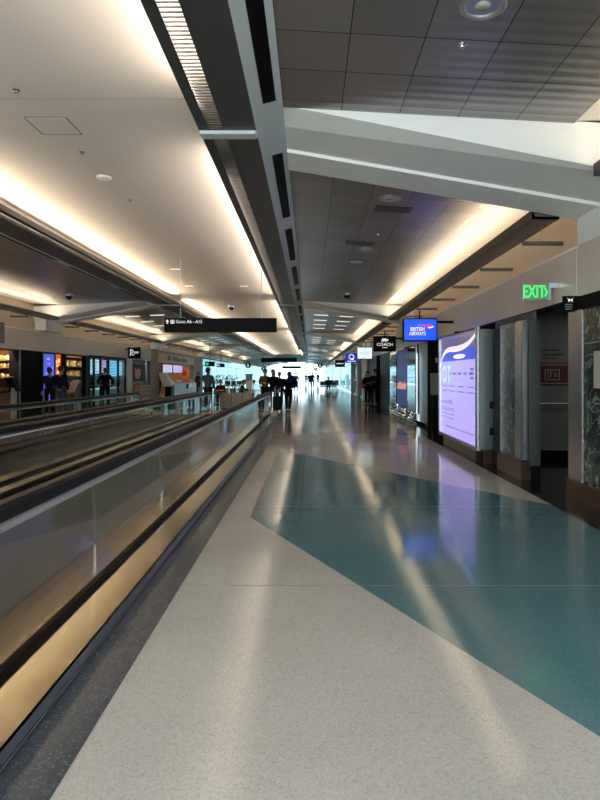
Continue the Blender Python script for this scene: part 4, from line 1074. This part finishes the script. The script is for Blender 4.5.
def potted(x, y, z, label, s=1.0, seed=1):
    t = thing('potted_plant', label, 'plant', (x, y, 0), 'potted plants by the left windows', world=False)
    MB().lathe([(.2*s, 0), (.26*s, .5*s), (.24*s, .5*s), (.22*s, .46*s), (.001, .46*s)], n=14).build('pot', M_WHITE, t)
    random.seed(seed); lf = MB()
    for i in range(90):
        a = random.random()*6.28; r = .4*s*random.random(); zz = .45*s+1.0*s*random.random(); l = .25*s
        x_, y_ = r*math.cos(a), r*math.sin(a); dx, dy = math.cos(a)*l, math.sin(a)*l
        lf.add([(x_, y_, zz), (x_+dx*.5-dy*.2, y_+dy*.5+dx*.2, zz+.1*s), (x_+dx, y_+dy, zz+.05*s), (x_+dx*.5+dy*.2, y_+dy*.5-dx*.2, zz+.1*s)], [(0, 1, 2, 3)])
    tag(lf.build('foliage', M_LEAF, t), None, None, None, 'stuff')
    MB().tube([(0, 0, .4*s), (.02, 0, 1.2*s)], .025*s, 6).build('stem', M_WOOD, t)
potted(XX(225, 42), 42, 0, 'potted green plant behind the man in grey', 1.0, 1); potted(XX(233, 44), 44, 0, 'potted green plant above the planter counter', 1.0, 2); potted(XX(217, 46), 46, 0, 'potted green plant under the black hanging sign', 1.0, 3)
t = thing('gate_podium', 'teal and white gate podium by the left windows', 'podium', (XX(249, 48), 48, 0))
x = XX(249, 48)
MB().bbox(x-.25, x+.25, 48, 48.4, 0, 1.05, .02).build('desk', M_WHITE, t); MB().bbox(x-.27, x+.27, 48.0, 48.1, 1.05, 1.5, .02).build('screen', mat('screen_teal', (40, 120, 128), .3), t)
MB().bbox(x-.33, x+.33, 47.98, 48.12, 1.5, 1.58, .02).build('screen_top', M_BLACK, t)
def bench(x, y, label, rz=0):
    t = thing('waiting_bench', label, 'bench', (x, y, 0), 'waiting benches by the windows', rz=rz, world=False)
    for k in (-1, 0, 1):
        MB().bbox(k*.56-.25, k*.56+.25, -.25, .25, .4, .46, .02).build('seat', M_CHAIR, t)
        MB().bbox(k*.56-.25, k*.56+.25, .23, .28, .48, .9, .02).build('backrest', M_CHAIR, t)
    MB().box(-.85, .85, -.03, .03, .34, .4).build('beam', M_STEELDARK, t)
    for s in (-.6, .6): MB().bbox(s-.03, s+.03, -.25, .25, 0, .34, .01).build('leg', M_STEELDARK, t)
bench(1.75, 56.2, 'black waiting bench by the right windows, with a person sitting'); bench(2.5, 68, 'black waiting bench farther down the right windows'); bench(-7.8, 60, 'black waiting bench by the left windows'); bench(-7.5, 72, 'second black waiting bench farther along the left windows')

# ------------------------------------------------------------------ people
SKIN = [mat('skin_light', (206, 158, 130), .5), mat('skin_tan', (170, 118, 88), .5), mat('skin_brown', (118, 78, 58), .5)]
def skin_mesh(verts, edges, radii, root=0, sub=1):
    me = bpy.data.meshes.new('s'); me.from_pydata(verts, edges, []); o = bpy.data.objects.new('s', me); C.objects.link(o)
    o.modifiers.new('skin', 'SKIN')
    for i, r in enumerate(radii):
        d = me.skin_vertices[0].data[i]; d.radius = r if isinstance(r, tuple) else (r, r); d.use_root = (i == root)
    o.modifiers['skin'].use_smooth_shade = True
    m = o.modifiers.new('sub', 'SUBSURF'); m.levels = sub; m.render_levels = sub
    dg = bpy.context.evaluated_depsgraph_get(); out = bpy.data.meshes.new_from_object(o.evaluated_get(dg))
    bpy.data.objects.remove(o); bpy.data.meshes.remove(me)
    return out
class SK:
    def __init__(s): s.v = []; s.e = []; s.r = []
    def chain(s, pts, start=None):
        prev = start
        for p, r in pts:
            s.v.append(tuple(p)); s.r.append(r); i = len(s.v)-1
            if prev is not None: s.e.append((prev, i))
            prev = i
        return prev
    def obj(s, name, m, parent, root=0, sub=1):
        me = skin_mesh(s.v, s.e, s.r, root, sub); me.name = name; me.materials.clear(); me.materials.append(m)
        for p in me.polygons: p.use_smooth = True
        o = bpy.data.objects.new(name, me); C.objects.link(o); o.parent = parent
        return o
def person(label, x, y, rz, top, legs, hair, skin=0, h=1.75, arms=('down', 'down'), seated=False, lean=0, stride=.0, group=None, long_hair=False):
    """local frame: faces -Y, feet on z=0"""
    t = thing('person', label, 'person', (x, y, 0), group, rz=rz, world=False)
    k = h/1.75
    def V(a, b, c): return Vector((a*k, b*k, c*k))
    hz = .48 if seated else .94
    sway = math.sin(R(lean)); up = math.cos(R(lean))
    def T(a, b, c):  # torso point: c metres above the hips, leaning forward
        return V(a, -c*sway+b*up, hz+c*up)
    J = {}
    J['chest'] = T(0, 0, .40); J['neck'] = T(0, 0, .55); 
    b = SK()
    p0 = b.chain([(T(0, 0, 0), (.13*k, .1*k))])
    sp = b.chain([(T(0, 0, .2), (.125*k, .095*k)), (T(0, 0, .40), (.145*k, .1*k)), (T(0, .01, .52), (.07*k, .065*k))], p0)
    nk = b.chain([(T(0, -.005, .59), .052*k)], sp)
    b.chain([(T(0, -.02, .66), (.068*k, .085*k)), (T(0, -.025, .73), (.078*k, .098*k)), (T(0, -.02, .79), (.066*k, .08*k))], nk)
    hd = len(b.v)-2
    b.chain([(T(0, -.125, .705), .014*k)], hd)                        # nose
    for s in (-1, 1): b.chain([(T(s*.088, -.01, .715), .018*k)], hd)      # ears
    limbs = {}
    for s, a in ((-1, arms[0]), (1, arms[1])):
        sh = T(s*.185, .01, .46)
        if a == 'down': el = T(s*.245, .03, .19); wr = T(s*.25, -.05, -.05)
        elif a == 'front': el = T(s*.25, .0, .20); wr = T(s*.12, -.26, .22)
        elif a == 'face': el = T(s*.27, -.14, .28); wr = T(s*.10, -.2, .58)
        elif a == 'wide': el = T(s*.33, -.02, .24); wr = T(s*.27, -.24, .1)
        elif a == 'reach': el = T(s*.25, -.2, .32); wr = T(s*.2, -.44, .26)
        elif a == 'push': el = T(s*.24, -.05, .2); wr = T(s*.22, -.34, .12)
        elif a == 'lap': el = T(s*.26, -.02, .18); wr = T(s*.12, -.26, .06)
        limbs[s] = (sh, el, wr)
        pm = wr+(wr-el).normalized()*.05*k
        w = b.chain([(sh, .058*k), (el, .043*k), (wr, .03*k), (pm, (.036*k, .022*k))], sp-1)
        d = (wr-el).normalized(); side_ = d.cross(Vector((0, 1, 0)));
        if side_.length < .2: side_ = d.cross(Vector((0, 0, 1)))
        side_.normalize(); curl = d.cross(side_)
        for q, L in ((-.027, .062), (-.009, .075), (.009, .07), (.027, .055)):
            base = pm+side_*q*k+d*.02*k
            b.chain([(base, .0095*k), (base+d*L*.55*k, .0085*k), (base+d*L*.9*k+curl*.02*k, .0075*k)], w)
        th = wr+d*.02*k-side_*.035*k
        b.chain([(th, .012*k), (th+d*.04*k-side_*.02*k, .0095*k)], w)
    legp = {}
    for s in (-1, 1):
        hp = V(s*.095, 0, hz-.02)
        if seated: kn = V(s*.11, -.43, .48); an = V(s*.11, -.42, .09)
        else:
            st = stride*s; kn = V(s*.1, -.03-st*.55, .50); an = V(s*.1, .03-st, .085)
        legp[s] = (hp, kn, an)
        b.chain([(hp, .088*k), (kn, .058*k), (an, .04*k), (an+V(0, -.13, -.05), (.036*k, .025*k))], p0)
    b.obj('body', SKIN[skin], t)
    # jacket, trousers, shoes, hair
    j = SK()
    q0 = j.chain([(T(0, 0, -.06), (.165*k, .13*k))])
    q1 = j.chain([(T(0, 0, .2), (.16*k, .13*k)), (T(0, 0, .40), (.17*k, .13*k)), (T(0, .01, .52), (.085*k, .08*k))], q0)
    for s in (-1, 1):
        sh, el, wr = limbs[s]
        j.chain([(sh, .078*k), (el, .062*k), (el+(wr-el)*.9, .045*k)], q1-1)
    j.obj('jacket', top, t)
    l = SK(); r0 = l.chain([(V(0, 0, hz+.02), (.15*k, .118*k))])
    for s in (-1, 1):
        hp, kn, an = legp[s]; l.chain([(hp, .105*k), (kn, .075*k), (an+(kn-an)*.06, .06*k)], r0)
    l.obj('trousers', legs, t)
    for s in (-1, 1):
        a = legp[s][2]; sh = MB()
        sh.loft([[tuple(a+V(.045*c*math.cos(q)*1.0, y_, -.075+.0+zz*(.5+.5*math.sin(q)))) for q in [i*math.pi/4 for i in range(8)]] for y_, c, zz in ((.07, .6, .08), (.04, .95, .1), (-.05, 1, .085), (-.14, .95, .06), (-.19, .55, .045))])
        sh.build('shoe', M_BLACK, t)
    c = T(0, -.01, .755); hm = MB().ell(tuple(c), (.092*k, .108*k, .095*k), 14, 8, -.25, 1)
    hm.ell(tuple(T(0, .035, .72)), (.09*k, .08*k, .11*k), 12, 7, -.9, .9)
    if long_hair: hm.ell(tuple(T(0, .06, .62)), (.1*k, .06*k, .17*k), 12, 8)
    hm.build('hair', hair, t)
    ey = MB()
    for s in (-1, 1): ey.ell(tuple(T(s*.032, -.112, .735)), (.012*k, .008*k, .008*k), 8, 5)
    ey.build('eyes', M_BLACK, t)
    MB().ell(tuple(T(0, -.108, .655)), (.024*k, .01*k, .007*k), 8, 5).build('mouth', mat('lip', (140, 78, 70), .5), t)
    return t
def cloth(n, c): return mat('cloth_'+n, tuple(int(v*.8) for v in c), .9, var=.12, vscale=12, spec=.1)
NAVY = cloth('navy', (22, 28, 52)); BLK = cloth('black', (18, 18, 20)); GREY = cloth('grey', (92, 96, 106)); JEAN = cloth('jean', (44, 52, 70)); CHAR = cloth('charcoal', (48, 48, 50)); OLIVE = cloth('olive', (96, 98, 44)); TANC = cloth('tan', (140, 116, 90)); MAROON = cloth('maroon', (92, 34, 38)); PALE = cloth('pale', (190, 196, 196)); PINK = cloth('pink', (150, 80, 90))
HB = mat('hair_black', (16, 14, 14), .5); HBR = mat('hair_brown', (58, 40, 30), .5); HG = mat('hair_grey', (120, 116, 112), .5)
Yp = 21.3
person('person in dark clothes facing the purple screen, left of the pair', XX(49.5, Yp), Yp, R(212), NAVY, BLK, HB, 1, 1.76, ('front', 'down'))
person('person in a navy jacket and grey trousers, right of the pair by the dark shop', XX(61, 21.6), 21.6, R(168), NAVY, GREY, HB, 1, 1.82, ('down', 'front'))
person('person in black seen from behind at the glazed shop window', XX(105.5, 26.0), 26.0, R(199), BLK, BLK, HB, 1, 1.80, ('wide', 'wide'))
person('person in a grey shirt raising a hand to the face beyond the walkways', XX(208, 23.6), 23.6, R(165), GREY, CHAR, HB, 1, 1.78, ('down', 'face'))
person('person in black and olive standing left of the group at the walkway end', XX(265, 25.2), 25.2, R(20), OLIVE, BLK, HB, 1, 1.74, ('front', 'down'))
person('person in black facing the camera in the middle of the group', XX(273, 24.6), 24.6, R(-15), BLK, CHAR, HBR, 0, 1.72, ('front', 'down'), long_hair=True)
person('person in dark clothes pushing along, between two others in the group', XX(279.5, 25.6), 25.6, R(170), CHAR, BLK, HG, 0, 1.62, ('push', 'push'))
bpn = person('person seen from behind wearing a navy backpack, right of the group', XX(288, 23.6), 23.6, R(160), BLK, BLK, HB, 1, 1.62, ('front', 'down'), stride=.1, lean=10)
px_, py_ = XX(291.5, 23.42), 23.42
t = thing('backpack', 'navy backpack on the person at the right of the group', 'backpack', (px_, py_, 1.0))
MB().loft([[(px_+a*math.cos(q)*(1 if abs(math.cos(q)) < .7 else .95), py_+b_*math.sin(q), z) for q in [i*math.pi/8 for i in range(16)]] for z, a, b_ in ((.98, .12, .07), (1.02, .2, .13), (1.25, .215, .15), (1.42, .18, .12), (1.48, .08, .05))]).build('main_bag', cloth('backpack', (24, 32, 74)), t); bag = t.children[0]
MB().loft([[(px_+a*math.cos(q), py_-.13+b_*math.sin(q), z) for q in [i*math.pi/6 for i in range(12)]] for z, a, b_ in ((1.03, .1, .03), (1.06, .14, .05), (1.2, .14, .05), (1.24, .1, .02))]).build('front_pocket', cloth('backpack_dark', (18, 22, 50)), bag)
MB().tube([(px_-.04, py_, 1.47), (px_, py_, 1.52), (px_+.04, py_, 1.47)], .01, 6).build('handle', M_BLACK, t)
def suitcase(x, y, label, m):
    t = thing('suitcase', label, 'suitcase', (x, y, 0), world=False)
    sh = MB().bbox(-.2, .2, -.12, .12, .06, .64, .05).build('shell', m, t)
    for s in (-1, 1):
        MB().tube([(s*.1, .1, .6), (s*.1, .1, .98)], .009, 6).build('handle_rod', M_ALU, t)
        for q in (-1, 1): MB().lathe([(.001, 0), (.03, 0), (.03, .06), (.001, .06)], (s*.15, q*.08, 0), 10).build('wheel', M_RUBBER, sh)
    MB().bbox(-.12, .12, .085, .115, .97, 1.0, .01).build('grip', M_RUBBER, t)
suitcase(XX(277.5, 24.3), 24.3, 'black suitcase standing beside the group at the walkway end', M_BLACK)
suitcase(XX(261, 26.6), 26.6, 'dark suitcase on the floor behind the walkway end', M_RUBBER)
s_ = person('person in black with a bowed head sitting behind the planter counter', -3.45, 29.2, R(90), BLK, BLK, HBR, 1, 1.72, ('reach', 'lap'), seated=True, lean=14)
person('person in maroon seated at the left-hand cafe table', -4.6, 30.42, 0, MAROON, BLK, HB, 1, 1.7, ('lap', 'lap'), seated=True, lean=8)
person('person in a maroon apron top standing at the right end of the kiosk', XX(198, 46), 46, R(60), MAROON, MAROON, HB, 1, 1.72, ('down', 'front'))
person('person in black serving inside the food kiosk', XL-.4, 40.0, R(90), BLK, BLK, HB, 1, 1.78, ('front', 'front'))
person('person in dark clothes at the black shop doorway, left of two', XX(367.5, 29.2), 29.2, R(20), BLK, BLK, HBR, 0, 1.66, ('front', 'front'), long_hair=True)
person('person in black with hands joined at the black shop doorway, right of two', XX(374.5, 27.9), 27.9, R(-30), BLK, BLK, HB, 1, 1.76, ('front', 'front'))
person('person in black far down the aisle under the round signs', XX(312.5, 66), 66, R(180), BLK, BLK, HB, 1, 1.8, stride=.12)
person('person in charcoal walking beside the farthest person in black', XX(310, 63), 63, R(10), CHAR, BLK, HB, 1, 1.74, stride=.1)
person('person in dark clothes farther off to the right under the round signs', XX(318, 90), 90, R(0), BLK, CHAR, HB, 1, 1.8, stride=.12)
person('small distant person left of the aisle centre by the bright end', XX(306, 92), 92, R(0), BLK, BLK, HB, 1, 1.75, stride=.1)
person('person in black sitting on the bench by the right windows', 1.75, 56.1, R(0), BLK, CHAR, HB, 1, 1.78, ('lap', 'lap'), seated=True)
person('person in pale top walking far down the middle aisle', XX(296, 50), 50, R(180), PALE, JEAN, HB, 1, 1.72, stride=.1)
person('person in black behind the backpack wearer, far off', XX(291, 58), 58, R(0), BLK, BLK, HB, 1, 1.75)

# ------------------------------------------------------------------ light
W = bpy.data.worlds.new('world'); sc.world = W; W.use_nodes = True
nt = W.node_tree; bg = nt.nodes['Background']
tc = N(nt, 'ShaderNodeTexCoord'); sx = N(nt, 'ShaderNodeSeparateXYZ'); nt.links.new(tc.outputs['Generated'], sx.inputs[0])
cr = N(nt, 'ShaderNodeValToRGB'); e = cr.color_ramp.elements
e[0].position = .48; e[0].color = (.5, .56, .58, 1); e[1].position = .56; e[1].color = (.82, .94, 1.0, 1)
mr = N(nt, 'ShaderNodeMapRange'); mr.inputs[1].default_value = -1; mr.inputs[2].default_value = 1
nt.links.new(sx.outputs[2], mr.inputs[0]); nt.links.new(mr.outputs[0], cr.inputs[0]); nt.links.new(cr.outputs[0], bg.inputs[0])
bg.inputs[1].default_value = WORLD = 8.6
WARM = (1.0, .80, .55); WARM2 = (1.0, .85, .68)
ES = 2.7
segs = [(Y0, 5.8)]+[(b+1.75, b+15.4) for b in beams[:5]]
for a, b in segs:
    L = b-a; yc = (a+b)/2
    light('cove_lamp', (-1.0, yc, zS+.08), (.06, L), 4.6*L*ES, WARM2, (0, R(180-66), 0))
    light('cove_lamp', (-5.03, yc, zS+.08), (.06, L), 5.4*L*ES, WARM, (0, R(180+66), 0))
    light('trough_lamp', (RE+3.3, yc, H+2.06), (.08, L), 2.2*L*ES*(.6 if a < 0 else 1), WARM, (0, R(180-12), 0))
    light('trough_lamp', (LE-3.3, yc, H+2.06), (.08, L), 2.4*L*ES, WARM, (0, R(180+12), 0))
# shop lights
light('shop_lamp', (-10.15, 19.9, 2.6), (.2, 2), 110, WARM, (0, R(-20), 0))
light('shop_lamp', (-10.2, 26, 2.95), (.3, 3), 50, WARM, (0, R(-20), 0))
light('shop_lamp', (-10.6, 29.3, 2.9), (.8, 4), 50, (.8, .92, 1))
light('shop_lamp', (XL-.5, 44, 2.9), (.8, 9), 160, WARM2)
light('corridor_fill', (5.2, 9.2, 2.6), (.6, .6), 9, (1, .97, .92))  # unseen fill lamp added to brighten the corridor back wall
light('shop_lamp', (4.6, 29, 2.9), (.5, 2), 30, (1, .97, .92))
